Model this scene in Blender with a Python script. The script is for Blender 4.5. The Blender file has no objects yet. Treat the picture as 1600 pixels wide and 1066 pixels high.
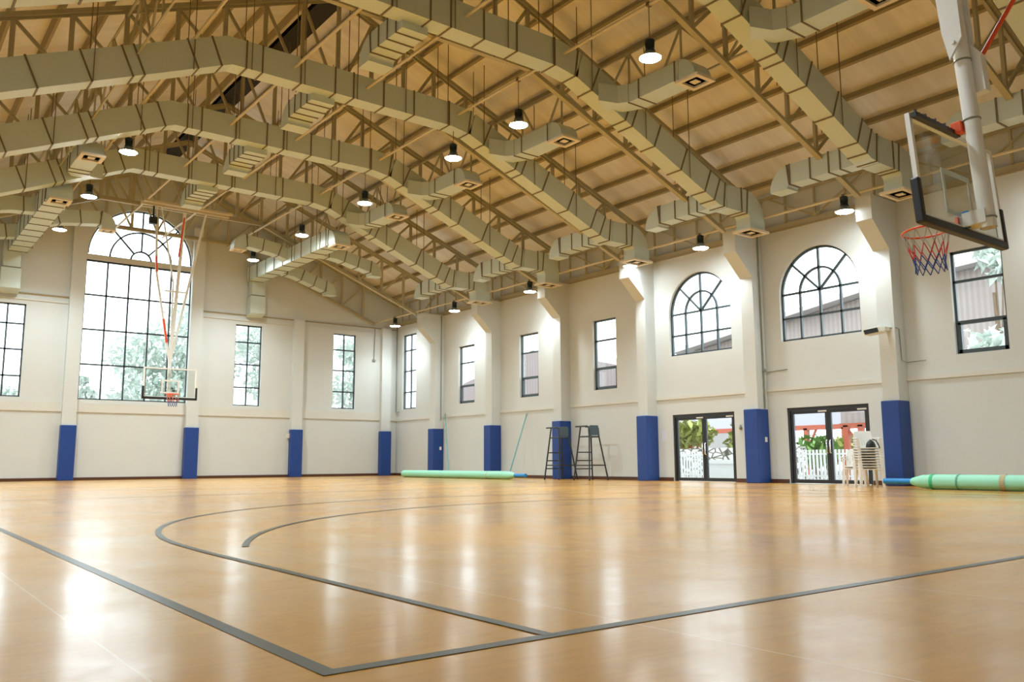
import bpy, math, random
from mathutils import Vector, Matrix
C = bpy.context.scene.collection
random.seed(7)
PI = math.pi

# ------------------------------------------------------------------ materials
def nodes(m):
    m.use_nodes = True
    nt = m.node_tree
    return nt, nt.nodes, nt.links, nt.nodes.get('Principled BSDF')

def mat(name, col, rough=0.6, metal=0.0, spec=0.5, var=0.0, scale=6.0, bump=0.0, coat=0.0):
    m = bpy.data.materials.new(name)
    nt, N, L, b = nodes(m)
    b.inputs['Base Color'].default_value = (*col, 1)
    b.inputs['Roughness'].default_value = rough
    b.inputs['Metallic'].default_value = metal
    b.inputs['Specular IOR Level'].default_value = spec
    b.inputs['Coat Weight'].default_value = coat
    if var > 0 or bump > 0:
        tc = N.new('ShaderNodeTexCoord')
        nz = N.new('ShaderNodeTexNoise'); nz.inputs['Scale'].default_value = scale
        nz.inputs['Detail'].default_value = 5
        L.new(tc.outputs['Object'], nz.inputs['Vector'])
        if var > 0:
            mx = N.new('ShaderNodeMix'); mx.data_type = 'RGBA'
            mx.inputs['A'].default_value = (*[c * (1 - var) for c in col], 1)
            mx.inputs['B'].default_value = (*[min(1, c * (1 + var)) for c in col], 1)
            L.new(nz.outputs['Fac'], mx.inputs['Factor'])
            L.new(mx.outputs['Result'], b.inputs['Base Color'])
        if bump > 0:
            bp = N.new('ShaderNodeBump'); bp.inputs['Strength'].default_value = bump
            bp.inputs['Distance'].default_value = 0.01
            L.new(nz.outputs['Fac'], bp.inputs['Height'])
            L.new(bp.outputs['Normal'], b.inputs['Normal'])
    return m

M = {}
M['wall'] = mat('wall_paint', (0.60, 0.63, 0.615), 0.75, var=0.03, scale=1.2)
M['trim'] = mat('trim_paint', (0.625, 0.63, 0.59), 0.7, var=0.03, scale=2)
M['steel'] = mat('beige_steel_paint', (0.42, 0.38, 0.25), 0.5, var=0.08, scale=3)
M['pipe'] = mat('cream_pipe_paint', (0.62, 0.55, 0.39), 0.4, var=0.05, scale=3)
M['purlin'] = mat('purlin_paint', (0.33, 0.27, 0.15), 0.55, var=0.08, scale=3)
M['duct'] = mat('duct_sheet', (0.54, 0.62, 0.56), 0.40, metal=0.1, var=0.04, scale=1.5)
M['seam'] = mat('duct_flange', (0.17, 0.13, 0.075), 0.55)
M['rod'] = mat('dark_rod', (0.20, 0.14, 0.08), 0.5)
M['diffgrille'] = mat('diffuser_cream', (0.70, 0.62, 0.46), 0.5)
M['diffdark'] = mat('diffuser_throat', (0.22, 0.17, 0.10), 0.7)
M['blue'] = mat('blue_vinyl', (0.008, 0.050, 0.25), 0.42, var=0.12, scale=2.5)
M['frame'] = mat('dark_window_frame', (0.045, 0.065, 0.075), 0.4)
M['doorframe'] = mat('dark_door_frame', (0.018, 0.022, 0.028), 0.35)
M['base'] = mat('brown_skirting', (0.085, 0.030, 0.015), 0.45)
M['black'] = mat('black_rubber', (0.012, 0.014, 0.016), 0.45)
M['heatsink'] = mat('black_heat_sink', (0.008, 0.020, 0.026), 0.4)
M['reflector'] = mat('grey_reflector', (0.24, 0.29, 0.31), 0.3, metal=0.4)
M['white'] = mat('white_paint', (0.78, 0.80, 0.78), 0.35)
M['plastic'] = mat('white_plastic', (0.80, 0.79, 0.74), 0.4)
M['orange'] = mat('orange_paint', (0.78, 0.09, 0.015), 0.4)
M['net_w'] = mat('white_net_cord', (0.40, 0.38, 0.33), 0.8)
M['net_r'] = mat('red_net_cord', (0.55, 0.06, 0.05), 0.8)
M['net_b'] = mat('blue_net_cord', (0.03, 0.08, 0.30), 0.8)
M['mint'] = mat('mint_mat', (0.29, 0.66, 0.47), 0.5, var=0.06, scale=3)
M['green_strap'] = mat('green_strap', (0.02, 0.45, 0.16), 0.5)
M['tan_strap'] = mat('tan_tape', (0.42, 0.36, 0.20), 0.6)
M['darkgreen_strap'] = mat('dark_green_tape', (0.10, 0.32, 0.22), 0.6)
M['core'] = mat('blue_core_tube', (0.01, 0.22, 0.55), 0.4)
M['teal'] = mat('teal_pole', (0.09, 0.27, 0.27), 0.4)
M['chairsteel'] = mat('dark_chair_steel', (0.02, 0.028, 0.032), 0.4)
M['chairseat'] = mat('slate_seat', (0.07, 0.11, 0.14), 0.5)
M['conduit'] = mat('grey_conduit', (0.25, 0.27, 0.22), 0.4, metal=0.3)
M['cream_box'] = mat('cream_housing', (0.72, 0.70, 0.60), 0.45)
M['paper'] = mat('lilac_paper', (0.66, 0.66, 0.76), 0.8)
M['chrome'] = mat('bright_handle', (0.80, 0.80, 0.78), 0.2, metal=0.9)
M['line'] = mat('court_line_paint', (0.055, 0.060, 0.048), 0.34, var=0.2, scale=9)
M['ridge'] = mat('dark_ridge_sheet', (0.020, 0.018, 0.016), 0.7, var=0.4, scale=8)
M['reveal'] = mat('white_reveal', (0.86, 0.85, 0.82), 0.7)
# outdoors
M['ground'] = mat('outdoor_paving', (0.28, 0.26, 0.24), 0.9, var=0.15, scale=2)
M['fence'] = mat('white_fence', (0.78, 0.78, 0.77), 0.5)
M['redsteel'] = mat('red_oxide_steel', (0.36, 0.075, 0.035), 0.5)
M['fascia'] = mat('pale_fascia', (0.40, 0.39, 0.425), 0.7)
M['bark'] = mat('bark', (0.16, 0.11, 0.07), 0.9, var=0.3, scale=10)
M['redbark'] = mat('red_bark', (0.45, 0.14, 0.06), 0.9, var=0.3, scale=10)
M['leaf'] = mat('leaf_green', (0.13, 0.25, 0.05), 0.6, var=0.5, scale=3)
M['leafhaze'] = mat('leaf_haze', (0.60, 0.66, 0.60), 0.6, var=0.4, scale=2)  # leaf colour bleached: window haze and glare are painted into it
M['leafyellow'] = mat('leaf_yellow_green', (0.30, 0.32, 0.08), 0.6, var=0.4, scale=3)
M['palmwall'] = mat('pale_render', (0.62, 0.60, 0.57), 0.8)

def stone_mat():
    m = bpy.data.materials.new('rubble_stone')
    nt, N, L, b = nodes(m)
    tc = N.new('ShaderNodeTexCoord')
    mp = N.new('ShaderNodeMapping'); mp.inputs['Scale'].default_value = (2, 2, 3.6)
    v = N.new('ShaderNodeTexVoronoi'); v.feature = 'DISTANCE_TO_EDGE'; v.inputs['Scale'].default_value = 1.3
    r = N.new('ShaderNodeValToRGB')
    r.color_ramp.elements[0].position = 0.03; r.color_ramp.elements[0].color = (0.08, 0.07, 0.045, 1)
    r.color_ramp.elements[1].position = 0.12; r.color_ramp.elements[1].color = (0.68, 0.65, 0.60, 1)
    L.new(tc.outputs['Object'], mp.inputs['Vector']); L.new(mp.outputs['Vector'], v.inputs['Vector'])
    L.new(v.outputs['Distance'], r.inputs['Fac']); L.new(r.outputs['Color'], b.inputs['Base Color'])
    b.inputs['Roughness'].default_value = 0.9
    return m
M['stone'] = stone_mat()

def corrugated_mat(name, c1, c2, axis='Y', scale=6.0):
    m = bpy.data.materials.new(name)
    nt, N, L, b = nodes(m)
    tc = N.new('ShaderNodeTexCoord')
    w = N.new('ShaderNodeTexWave'); w.bands_direction = axis; w.inputs['Scale'].default_value = scale
    w.inputs['Distortion'].default_value = 0.3
    nz = N.new('ShaderNodeTexNoise'); nz.inputs['Scale'].default_value = 0.6
    mx = N.new('ShaderNodeMix'); mx.data_type = 'RGBA'
    mx.inputs['A'].default_value = (*c1, 1); mx.inputs['B'].default_value = (*c2, 1)
    ad = N.new('ShaderNodeMath'); ad.operation = 'MULTIPLY'
    L.new(tc.outputs['Object'], w.inputs['Vector']); L.new(tc.outputs['Object'], nz.inputs['Vector'])
    L.new(w.outputs['Fac'], ad.inputs[0]); L.new(nz.outputs['Fac'], ad.inputs[1])
    L.new(ad.outputs['Value'], mx.inputs['Factor']); L.new(mx.outputs['Result'], b.inputs['Base Color'])
    b.inputs['Roughness'].default_value = 0.6
    return m
M['shedwall'] = corrugated_mat('shed_cladding', (0.27, 0.22, 0.20), (0.38, 0.33, 0.30), 'Y', 1.2)
M['brownroof'] = corrugated_mat('brown_roofing', (0.17, 0.13, 0.12), (0.25, 0.20, 0.185), 'Y', 1.0)
M['shedroof'] = corrugated_mat('shed_roofing', (0.40, 0.37, 0.37), (0.52, 0.49, 0.48), 'Y', 1.5)

def roof_mat():
    # tan insulated roof lining with streaks running down the slope
    m = bpy.data.materials.new('roof_lining')
    nt, N, L, b = nodes(m)
    tc = N.new('ShaderNodeTexCoord')
    mp = N.new('ShaderNodeMapping'); mp.inputs['Scale'].default_value = (0.30, 1.8, 0.30)
    nz = N.new('ShaderNodeTexNoise'); nz.inputs['Scale'].default_value = 1.6; nz.inputs['Detail'].default_value = 6
    nz.inputs['Roughness'].default_value = 0.62
    nb = N.new('ShaderNodeTexNoise'); nb.inputs['Scale'].default_value = 0.55; nb.inputs['Detail'].default_value = 3
    r = N.new('ShaderNodeValToRGB')
    e = r.color_ramp.elements
    e[0].position = 0.28; e[0].color = (0.76, 0.74, 0.68, 1)
    e[1].position = 0.72; e[1].color = (0.93, 0.93, 0.91, 1)
    r2 = N.new('ShaderNodeValToRGB')
    r2.color_ramp.elements[0].position = 0.35; r2.color_ramp.elements[0].color = (0.92, 0.86, 0.78, 1)
    r2.color_ramp.elements[1].position = 0.65; r2.color_ramp.elements[1].color = (1, 0.97, 0.94, 1)
    mx = N.new('ShaderNodeMix'); mx.data_type = 'RGBA'; mx.blend_type = 'MULTIPLY'; mx.inputs['Factor'].default_value = 1
    L.new(tc.outputs['Object'], mp.inputs['Vector']); L.new(mp.outputs['Vector'], nz.inputs['Vector'])
    L.new(tc.outputs['Object'], nb.inputs['Vector'])
    L.new(nz.outputs['Fac'], r.inputs['Fac']); L.new(nb.outputs['Fac'], r2.inputs['Fac'])
    L.new(r.outputs['Color'], mx.inputs['A']); L.new(r2.outputs['Color'], mx.inputs['B'])
    L.new(mx.outputs['Result'], b.inputs['Base Color'])
    b.inputs['Roughness'].default_value = 0.38; b.inputs['Metallic'].default_value = 0.20
    bp = N.new('ShaderNodeBump'); bp.inputs['Strength'].default_value = 0.25; bp.inputs['Distance'].default_value = 0.03
    L.new(nz.outputs['Fac'], bp.inputs['Height']); L.new(bp.outputs['Normal'], b.inputs['Normal'])
    return m
M['roof'] = roof_mat()

def floor_mat():
    m = bpy.data.materials.new('wood_tone_sports_vinyl')
    nt, N, L, b = nodes(m)
    tc = N.new('ShaderNodeTexCoord')
    # soft large mottling
    n1 = N.new('ShaderNodeTexNoise'); n1.inputs['Scale'].default_value = 0.9; n1.inputs['Detail'].default_value = 8
    n1.inputs['Roughness'].default_value = 0.65
    L.new(tc.outputs['Object'], n1.inputs['Vector'])
    # fine grain stretched across the hall
    mp = N.new('ShaderNodeMapping'); mp.inputs['Scale'].default_value = (1.5, 12, 1); mp.inputs['Rotation'].default_value = (0, 0, 0.5)
    n2 = N.new('ShaderNodeTexNoise'); n2.inputs['Scale'].default_value = 2.2; n2.inputs['Detail'].default_value = 7
    L.new(tc.outputs['Object'], mp.inputs['Vector']); L.new(mp.outputs['Vector'], n2.inputs['Vector'])
    r1 = N.new('ShaderNodeValToRGB')
    r1.color_ramp.elements[0].position = 0.2; r1.color_ramp.elements[0].color = (0.53, 0.245, 0.020, 1)
    r1.color_ramp.elements[1].position = 0.8; r1.color_ramp.elements[1].color = (0.62, 0.31, 0.032, 1)
    L.new(n1.outputs['Fac'], r1.inputs['Fac'])
    r2 = N.new('ShaderNodeValToRGB')
    r2.color_ramp.elements[0].position = 0.25; r2.color_ramp.elements[0].color = (0.90, 0.87, 0.83, 1)
    r2.color_ramp.elements[1].position = 0.60; r2.color_ramp.elements[1].color = (1, 1, 1, 1)
    L.new(n2.outputs['Fac'], r2.inputs['Fac'])
    mx = N.new('ShaderNodeMix'); mx.data_type = 'RGBA'; mx.blend_type = 'MULTIPLY'; mx.inputs['Factor'].default_value = 1
    L.new(r1.outputs['Color'], mx.inputs['A']); L.new(r2.outputs['Color'], mx.inputs['B'])
    # thin scuff marks: ridges of a stretched noise
    mp3 = N.new('ShaderNodeMapping'); mp3.inputs['Scale'].default_value = (0.7, 2.6, 1); mp3.inputs['Rotation'].default_value = (0, 0, -0.6)
    n3 = N.new('ShaderNodeTexNoise'); n3.inputs['Scale'].default_value = 1.7; n3.inputs['Detail'].default_value = 4
    n3.inputs['Distortion'].default_value = 0.6
    L.new(tc.outputs['Object'], mp3.inputs['Vector']); L.new(mp3.outputs['Vector'], n3.inputs['Vector'])
    sb = N.new('ShaderNodeMath'); sb.operation = 'SUBTRACT'; sb.inputs[1].default_value = 0.5
    ab = N.new('ShaderNodeMath'); ab.operation = 'ABSOLUTE'
    L.new(n3.outputs['Fac'], sb.inputs[0]); L.new(sb.outputs['Value'], ab.inputs[0])
    r3 = N.new('ShaderNodeValToRGB')
    r3.color_ramp.elements[0].position = 0.0; r3.color_ramp.elements[0].color = (1, 1, 1, 1)
    r3.color_ramp.elements[1].position = 0.006; r3.color_ramp.elements[1].color = (0, 0, 0, 1)
    L.new(ab.outputs['Value'], r3.inputs['Fac'])
    msk = N.new('ShaderNodeMath'); msk.operation = 'MULTIPLY'
    L.new(r3.outputs['Color'], msk.inputs[0])
    gt = N.new('ShaderNodeMath'); gt.operation = 'GREATER_THAN'; gt.inputs[1].default_value = 0.56
    L.new(n1.outputs['Fac'], gt.inputs[0]); L.new(gt.outputs['Value'], msk.inputs[1])
    ms2 = N.new('ShaderNodeMath'); ms2.operation = 'MULTIPLY'; ms2.inputs[1].default_value = 0.15
    L.new(msk.outputs['Value'], ms2.inputs[0])
    mx3 = N.new('ShaderNodeMix'); mx3.data_type = 'RGBA'; mx3.inputs['B'].default_value = (0.20, 0.13, 0.07, 1)
    L.new(ms2.outputs['Value'], mx3.inputs['Factor']); L.new(mx.outputs['Result'], mx3.inputs['A'])
    # weld seams between rolls, every 1.785 m across the hall
    sx = N.new('ShaderNodeSeparateXYZ'); L.new(tc.outputs['Object'], sx.inputs['Vector'])
    a1 = N.new('ShaderNodeMath'); a1.operation = 'SUBTRACT'; a1.inputs[1].default_value = 0.765 - 1.785 / 2
    L.new(sx.outputs['X'], a1.inputs[0])
    a2 = N.new('ShaderNodeMath'); a2.operation = 'FLOORED_MODULO'; a2.inputs[1].default_value = 1.785
    L.new(a1.outputs['Value'], a2.inputs[0])
    a3 = N.new('ShaderNodeMath'); a3.operation = 'SUBTRACT'; a3.inputs[1].default_value = 1.785 / 2
    L.new(a2.outputs['Value'], a3.inputs[0])
    a4 = N.new('ShaderNodeMath'); a4.operation = 'ABSOLUTE'; L.new(a3.outputs['Value'], a4.inputs[0])
    a5 = N.new('ShaderNodeMath'); a5.operation = 'LESS_THAN'; a5.inputs[1].default_value = 0.005
    L.new(a4.outputs['Value'], a5.inputs[0])
    a6 = N.new('ShaderNodeMath'); a6.operation = 'MULTIPLY'; a6.inputs[1].default_value = 0.55
    L.new(a5.outputs['Value'], a6.inputs[0])
    mx4 = N.new('ShaderNodeMix'); mx4.data_type = 'RGBA'; mx4.inputs['B'].default_value = (0.78, 0.62, 0.40, 1)
    L.new(a6.outputs['Value'], mx4.inputs['Factor']); L.new(mx3.outputs['Result'], mx4.inputs['A'])
    L.new(mx4.outputs['Result'], b.inputs['Base Color'])
    mr = N.new('ShaderNodeMapRange'); mr.inputs['From Min'].default_value = 0.3; mr.inputs['From Max'].default_value = 0.7
    mr.inputs['To Min'].default_value = FLOOR_ROUGH[0]; mr.inputs['To Max'].default_value = FLOOR_ROUGH[1]
    L.new(n1.outputs['Fac'], mr.inputs['Value']); L.new(mr.outputs['Result'], b.inputs['Roughness'])
    n5 = N.new('ShaderNodeTexNoise'); n5.inputs['Scale'].default_value = 0.55; n5.inputs['Detail'].default_value = 9; n5.inputs['Roughness'].default_value = 0.7
    L.new(tc.outputs['Object'], n5.inputs['Vector'])
    m5 = N.new('ShaderNodeMapRange'); m5.inputs['From Min'].default_value = 0.42; m5.inputs['From Max'].default_value = 0.58
    m5.inputs['To Min'].default_value = 0.50; m5.inputs['To Max'].default_value = 0.95
    L.new(n5.outputs['Fac'], m5.inputs['Value']); L.new(m5.outputs['Result'], b.inputs['Coat Weight'])
    b.inputs['Specular IOR Level'].default_value = 0.15; b.inputs['Coat IOR'].default_value = 1.33; b.inputs['Coat Roughness'].default_value = 0.17
    bp = N.new('ShaderNodeBump'); bp.inputs['Strength'].default_value = 0.03; bp.inputs['Distance'].default_value = 0.01
    n4 = N.new('ShaderNodeTexNoise'); n4.inputs['Scale'].default_value = 5; n4.inputs['Detail'].default_value = 5
    L.new(tc.outputs['Object'], n4.inputs['Vector'])
    L.new(n4.outputs['Fac'], bp.inputs['Height']); L.new(bp.outputs['Normal'], b.inputs['Normal'])
    return m
FLOOR_ROUGH = (0.30, 0.38)
M['floor'] = floor_mat()

def glass_mat(name, tint, refl, rough=0.02):
    m = bpy.data.materials.new(name)
    nt, N, L, b = nodes(m)
    N.remove(b)
    out = N.get('Material Output')
    tr = N.new('ShaderNodeBsdfTransparent'); tr.inputs['Color'].default_value = (*tint, 1)
    gl = N.new('ShaderNodeBsdfGlossy'); gl.inputs['Roughness'].default_value = rough
    fr = N.new('ShaderNodeLayerWeight'); fr.inputs['Blend'].default_value = 0.5
    pw = N.new('ShaderNodeMath'); pw.operation = 'POWER'; pw.inputs[1].default_value = 4
    ad = N.new('ShaderNodeMath'); ad.operation = 'ADD'; ad.inputs[1].default_value = 0.03
    ml = N.new('ShaderNodeMath'); ml.operation = 'MULTIPLY'; ml.inputs[1].default_value = refl
    mx = N.new('ShaderNodeMixShader')
    L.new(fr.outputs['Facing'], pw.inputs[0]); L.new(pw.outputs['Value'], ml.inputs[0])
    L.new(ml.outputs['Value'], ad.inputs[0]); L.new(ad.outputs['Value'], mx.inputs['Fac'])
    L.new(tr.outputs['BSDF'], mx.inputs[1]); L.new(gl.outputs['BSDF'], mx.inputs[2])
    L.new(mx.outputs['Shader'], out.inputs['Surface'])
    return m
M['glass'] = glass_mat('window_glass', (0.96, 0.985, 0.985), 0.6)
M['bglass'] = glass_mat('backboard_glass', (0.93, 0.955, 0.94), 0.7)

LAMP = 70.0
SPOT = 1350.0
def emit_mat(name, col, s):
    m = bpy.data.materials.new(name)
    nt, N, L, b = nodes(m)
    b.inputs['Base Color'].default_value = (*col, 1)
    b.inputs['Emission Color'].default_value = (*col, 1)
    b.inputs['Emission Strength'].default_value = s
    return m
M['lampglow'] = emit_mat('lamp_lens', (0.90, 0.98, 1.0), LAMP)

# ------------------------------------------------------------------ mesh helpers
WLOC = {}
class MB:
    """collects geometry in world coordinates; build() links it as one mesh object"""
    def __init__(s):
        s.v = []; s.f = []; s.mi = []; s.sm = []; s.cur = 0; s.smooth = False
    def _add(s, vs, fs):
        o = len(s.v); s.v += [tuple(v) for v in vs]
        for f in fs:
            s.f.append([i + o for i in f]); s.mi.append(s.cur); s.sm.append(s.smooth)
    def box(s, x0, x1, y0, y1, z0, z1):
        vs = [(x, y, z) for x in (x0, x1) for y in (y0, y1) for z in (z0, z1)]
        s._add(vs, [(0, 1, 3, 2), (4, 6, 7, 5), (0, 4, 5, 1), (2, 3, 7, 6), (0, 2, 6, 4), (1, 5, 7, 3)]); return s
    def beam(s, p, q, w, h=None, up=(0, 0, 1)):
        h = h or w
        p = Vector(p); q = Vector(q); d = (q - p).normalized(); u = Vector(up)
        if abs(d.dot(u)) > 0.98: u = Vector((0, 1, 0))
        r = d.cross(u).normalized(); u = r.cross(d).normalized()
        vs = []
        for c in (p, q):
            for a, b in ((-1, -1), (1, -1), (1, 1), (-1, 1)):
                vs.append(c + r * (a * w / 2) + u * (b * h / 2))
        s._add(vs, [(3, 2, 1, 0), (4, 5, 6, 7), (0, 1, 5, 4), (1, 2, 6, 5), (2, 3, 7, 6), (3, 0, 4, 7)]); return s
    def tube(s, pts, r, n=8, caps=True, closed=False):
        pts = [Vector(p) for p in pts]; k = len(pts)
        rs = r if isinstance(r, (list, tuple)) else [r] * k
        prev = None; rings = []
        for i, p in enumerate(pts):
            if closed: d = (pts[(i + 1) % k] - pts[i - 1]).normalized()
            else: d = (pts[min(i + 1, k - 1)] - pts[max(i - 1, 0)]).normalized()
            if prev is None:
                u = Vector((0, 0, 1)) if abs(d.z) < 0.9 else Vector((1, 0, 0))
            else: u = prev
            rr = d.cross(u).normalized(); u = rr.cross(d).normalized(); prev = u
            rings.append([p + (rr * math.cos(t) + u * math.sin(t)) * rs[i] for t in [2 * PI * j / n for j in range(n)]])
        vs = [v for ring in rings for v in ring]; fs = []
        for i in range(k if closed else k - 1):
            a = i * n; b = ((i + 1) % k) * n
            for j in range(n):
                fs.append((a + j, a + (j + 1) % n, b + (j + 1) % n, b + j))
        sm, s.smooth = s.smooth, True
        s._add(vs, fs); s.smooth = sm
        if caps and not closed:
            s._add(rings[0], [tuple(reversed(range(n)))]); s._add(rings[-1], [tuple(range(n))])
        return s
    def lathe(s, prof, c=(0, 0, 0), n=24, axis='z'):
        vs = []; fs = []
        for r, z in prof:
            for j in range(n):
                t = 2 * PI * j / n; a, b = r * math.cos(t), r * math.sin(t)
                vs.append((c[0] + a, c[1] + b, c[2] + z) if axis == 'z' else (c[0] + a, c[1] + z, c[2] + b))
        for i in range(len(prof) - 1):
            for j in range(n):
                q = (i * n + j, i * n + (j + 1) % n, (i + 1) * n + (j + 1) % n, (i + 1) * n + j)
                fs.append(q if axis == 'z' else tuple(reversed(q)))
        sm, s.smooth = s.smooth, True
        s._add(vs, fs); s.smooth = sm; return s
    def disc(s, c, r, n=24, up=True):
        vs = [(c[0] + r * math.cos(2 * PI * j / n), c[1] + r * math.sin(2 * PI * j / n), c[2]) for j in range(n)]
        s._add(vs, [tuple(range(n)) if up else tuple(reversed(range(n)))]); return s
    def sweep(s, frames):
        """frames: list of 4-corner rectangles -> closed rectangular duct"""
        vs = [v for fr in frames for v in fr]; fs = []
        for i in range(len(frames) - 1):
            a, b = i * 4, (i + 1) * 4
            for j in range(4):
                fs.append((a + j, a + (j + 1) % 4, b + (j + 1) % 4, b + j))
        s._add(vs, fs)
        e = (len(frames) - 1) * 4
        s._add(frames[0], [(3, 2, 1, 0)]); s._add(frames[-1], [(0, 1, 2, 3)]); return s
    def prism(s, poly, axis, a, b):
        """extrude a 2D polygon along axis ('x': poly is (y,z); 'y': poly is (x,z); 'z': (x,y))"""
        n = len(poly)
        def P(u, v, w): return {'x': (w, u, v), 'y': (u, w, v), 'z': (u, v, w)}[axis]
        vs = [P(u, v, a) for u, v in poly] + [P(u, v, b) for u, v in poly]
        fs = [tuple(range(n)), tuple(range(2 * n - 1, n - 1, -1))]
        for i in range(n): fs.append((i, n + i, n + (i + 1) % n, (i + 1) % n))
        s._add(vs, fs); return s
    def build(s, name, m, parent=None, bevel=0.0, kind=None, label=None, org=None):
        me = bpy.data.meshes.new(name)
        W = WLOC.get(parent.name, Vector()) if parent else Vector(org or (0, 0, 0))
        me.from_pydata([tuple(Vector(v) - W) for v in s.v], [], s.f)
        ms = m if isinstance(m, (list, tuple)) else [m]
        for k in ms: me.materials.append(k)
        me.polygons.foreach_set('material_index', s.mi)
        me.polygons.foreach_set('use_smooth', s.sm)
        import bmesh
        bm = bmesh.new(); bm.from_mesh(me); bmesh.ops.recalc_face_normals(bm, faces=bm.faces); bm.to_mesh(me); bm.free()
        o = bpy.data.objects.new(name, me); C.objects.link(o)
        if parent: o.parent = parent
        else: o.location = W
        WLOC[o.name] = W
        if bevel:
            bv = o.modifiers.new('edge', 'BEVEL'); bv.width = bevel; bv.segments = 2; bv.limit_method = 'ANGLE'
        if kind: o['kind'] = kind
        if label: o['label'] = label
        return o

def thing(name, label, cat, loc=(0, 0, 0), group=None, kind=None):
    o = bpy.data.objects.new(name, None); C.objects.link(o)
    o.location = loc; o.empty_display_size = 0.2
    WLOC[o.name] = Vector(loc)
    tag(o, label, cat, group, kind); return o
def tag(o, label=None, cat=None, group=None, kind=None):
    if label: o['label'] = label
    if cat: o['category'] = cat
    if group: o['group'] = group
    if kind: o['kind'] = kind
    return o
def dup(root, loc, label=None, rotz=None):
    r = root.copy(); C.objects.link(r); r.location = loc
    if rotz is not None: r.rotation_euler = (0, 0, rotz)
    if label: r['label'] = label
    for ch in list(root.children):
        c = ch.copy(); C.objects.link(c); c.parent = r
        for g in list(ch.children):
            d = g.copy(); C.objects.link(d); d.parent = c
    return r

def wall_mesh(name, outer, holes, mapf, t, m, kind='structure', label=None):
    """2D outline with holes, filled and thickened; mapf(u, v, w) -> world, w in [0, t]"""
    cu = bpy.data.curves.new(name, 'CURVE'); cu.dimensions = '2D'; cu.fill_mode = 'BOTH'; cu.extrude = t / 2
    for poly in [outer] + holes:
        sp = cu.splines.new('POLY'); sp.points.add(len(poly) - 1); sp.use_cyclic_u = True
        for i, (u, v) in enumerate(poly): sp.points[i].co = (u, v, 0, 1)
    tmp = bpy.data.objects.new(name + '_outline', cu); C.objects.link(tmp)
    me = bpy.data.meshes.new_from_object(tmp.evaluated_get(bpy.context.evaluated_depsgraph_get()))
    bpy.data.objects.remove(tmp); bpy.data.curves.remove(cu)
    me.name = name
    for v in me.vertices: v.co = mapf(v.co.x, v.co.y, v.co.z + t / 2)
    me.materials.clear(); me.materials.append(m)
    import bmesh
    bm = bmesh.new(); bm.from_mesh(me)
    bmesh.ops.remove_doubles(bm, verts=bm.verts, dist=1e-5)
    bmesh.ops.recalc_face_normals(bm, faces=bm.faces); bm.to_mesh(me); bm.free()
    for p in me.polygons: p.use_smooth = False
    o = bpy.data.objects.new(name, me); C.objects.link(o); o['kind'] = kind
    if label: o['label'] = label
    return o
def rect(u0, u1, v0, v1): return [(u0, v0), (u1, v0), (u1, v1), (u0, v1)]
def archpoly(u0, u1, v0, vs, n=28):
    c = (u0 + u1) / 2; r = (u1 - u0) / 2
    return [(u0, v0), (u1, v0)] + [(c + r * math.cos(PI * i / n), vs + r * math.sin(PI * i / n)) for i in range(n + 1)]

# ------------------------------------------------------------------ dimensions (metres)
XR, XL = 20.9, -2.3            # inner faces of the long walls
YF, YN = 36.5, -1.75           # inner faces of the end walls
RX = 9.3                       # ridge line
EAVE = 7.27
SL = 0.40                      # roof slope
def roofz(x): return 13.24 - SL * abs(x - RX)
PIL = [2.52, 6.80, 11.08, 15.27, 19.56, 23.86, 28.17, 32.46]   # pilaster centres on the long walls
HW = 0.215                     # half width of a pilaster

# ------------------------------------------------------------------ floor, walls, roof
fl = MB().box(XL - 0.3, XR + 0.3, YN - 0.3, YF + 0.3, -0.12, 0.0).build('floor', M['floor'], kind='structure',
        label='glossy wood toned sports floor with dark court lines')
LINEZ = [0.0012]
def line_poly(pts, w, name):
    LINEZ[0] += 0.0005
    mb = MB(); n = len(pts); L_ = []; R_ = []
    for i, p in enumerate(pts):
        a = Vector(pts[max(i - 1, 0)]); b = Vector(pts[min(i + 1, n - 1)])
        d = (b - a).normalized(); nn = Vector((-d.y, d.x)) * (w / 2)
        L_.append(Vector(p) + nn); R_.append(Vector(p) - nn)
    vs = [(v.x, v.y, LINEZ[0]) for v in L_] + [(v.x, v.y, LINEZ[0]) for v in R_]
    mb._add(vs, [(i, i + 1, n + i + 1, n + i) for i in range(n - 1)])
    return mb.build(name, M['line'], fl)
bx0, bx1, by0, by1 = 1.23, 16.35, 2.545, 32.6
line_poly([(bx0, by1), (bx0, by0 - 0.03)], 0.062, 'sideline')
line_poly([(bx1, by1), (bx1, by0 - 0.03)], 0.062, 'sideline')
line_poly([(bx0 - 0.03, by0), (bx1 + 0.03, by0)], 0.062, 'baseline')
line_poly([(bx0 - 0.03, by1), (bx1 + 0.03, by1)], 0.062, 'baseline')
hx = 8.8
for sgn, yb in ((1, by0), (-1, by1)):
    # outer three point line: straight from the baseline, then a wide arc
    ox, oy, r = hx, yb + sgn * 4.28, 6.68
    pts = [(2.135, yb), (2.11, yb + sgn * 3.9)]
    for i in range(0, 41):
        t = PI - PI * i / 40
        pts.append((ox + r * math.cos(t), oy + sgn * r * math.sin(t)))
    pts += [(2 * hx - 2.11, yb + sgn * 3.9), (2 * hx - 2.135, yb)]
    line_poly(pts, 0.055, 'three_point_line')
    # inner arc that meets the straight line
    pts = []
    r2 = 6.75; cy = yb + sgn * 1.72
    for i in range(0, 61):
        t = PI - 0.36 - (PI - 0.72) * i / 60
        x, y = hx + r2 * math.cos(t), cy + sgn * r2 * math.sin(t)
        if 2.13 < x < 2 * hx - 2.13: pts.append((x, y))
    line_poly(pts, 0.055, 'inner_arc_line')
line_poly([(bx0, (by0 + by1) / 2), (bx1, (by0 + by1) / 2)], 0.055, 'centre_line')

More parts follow.
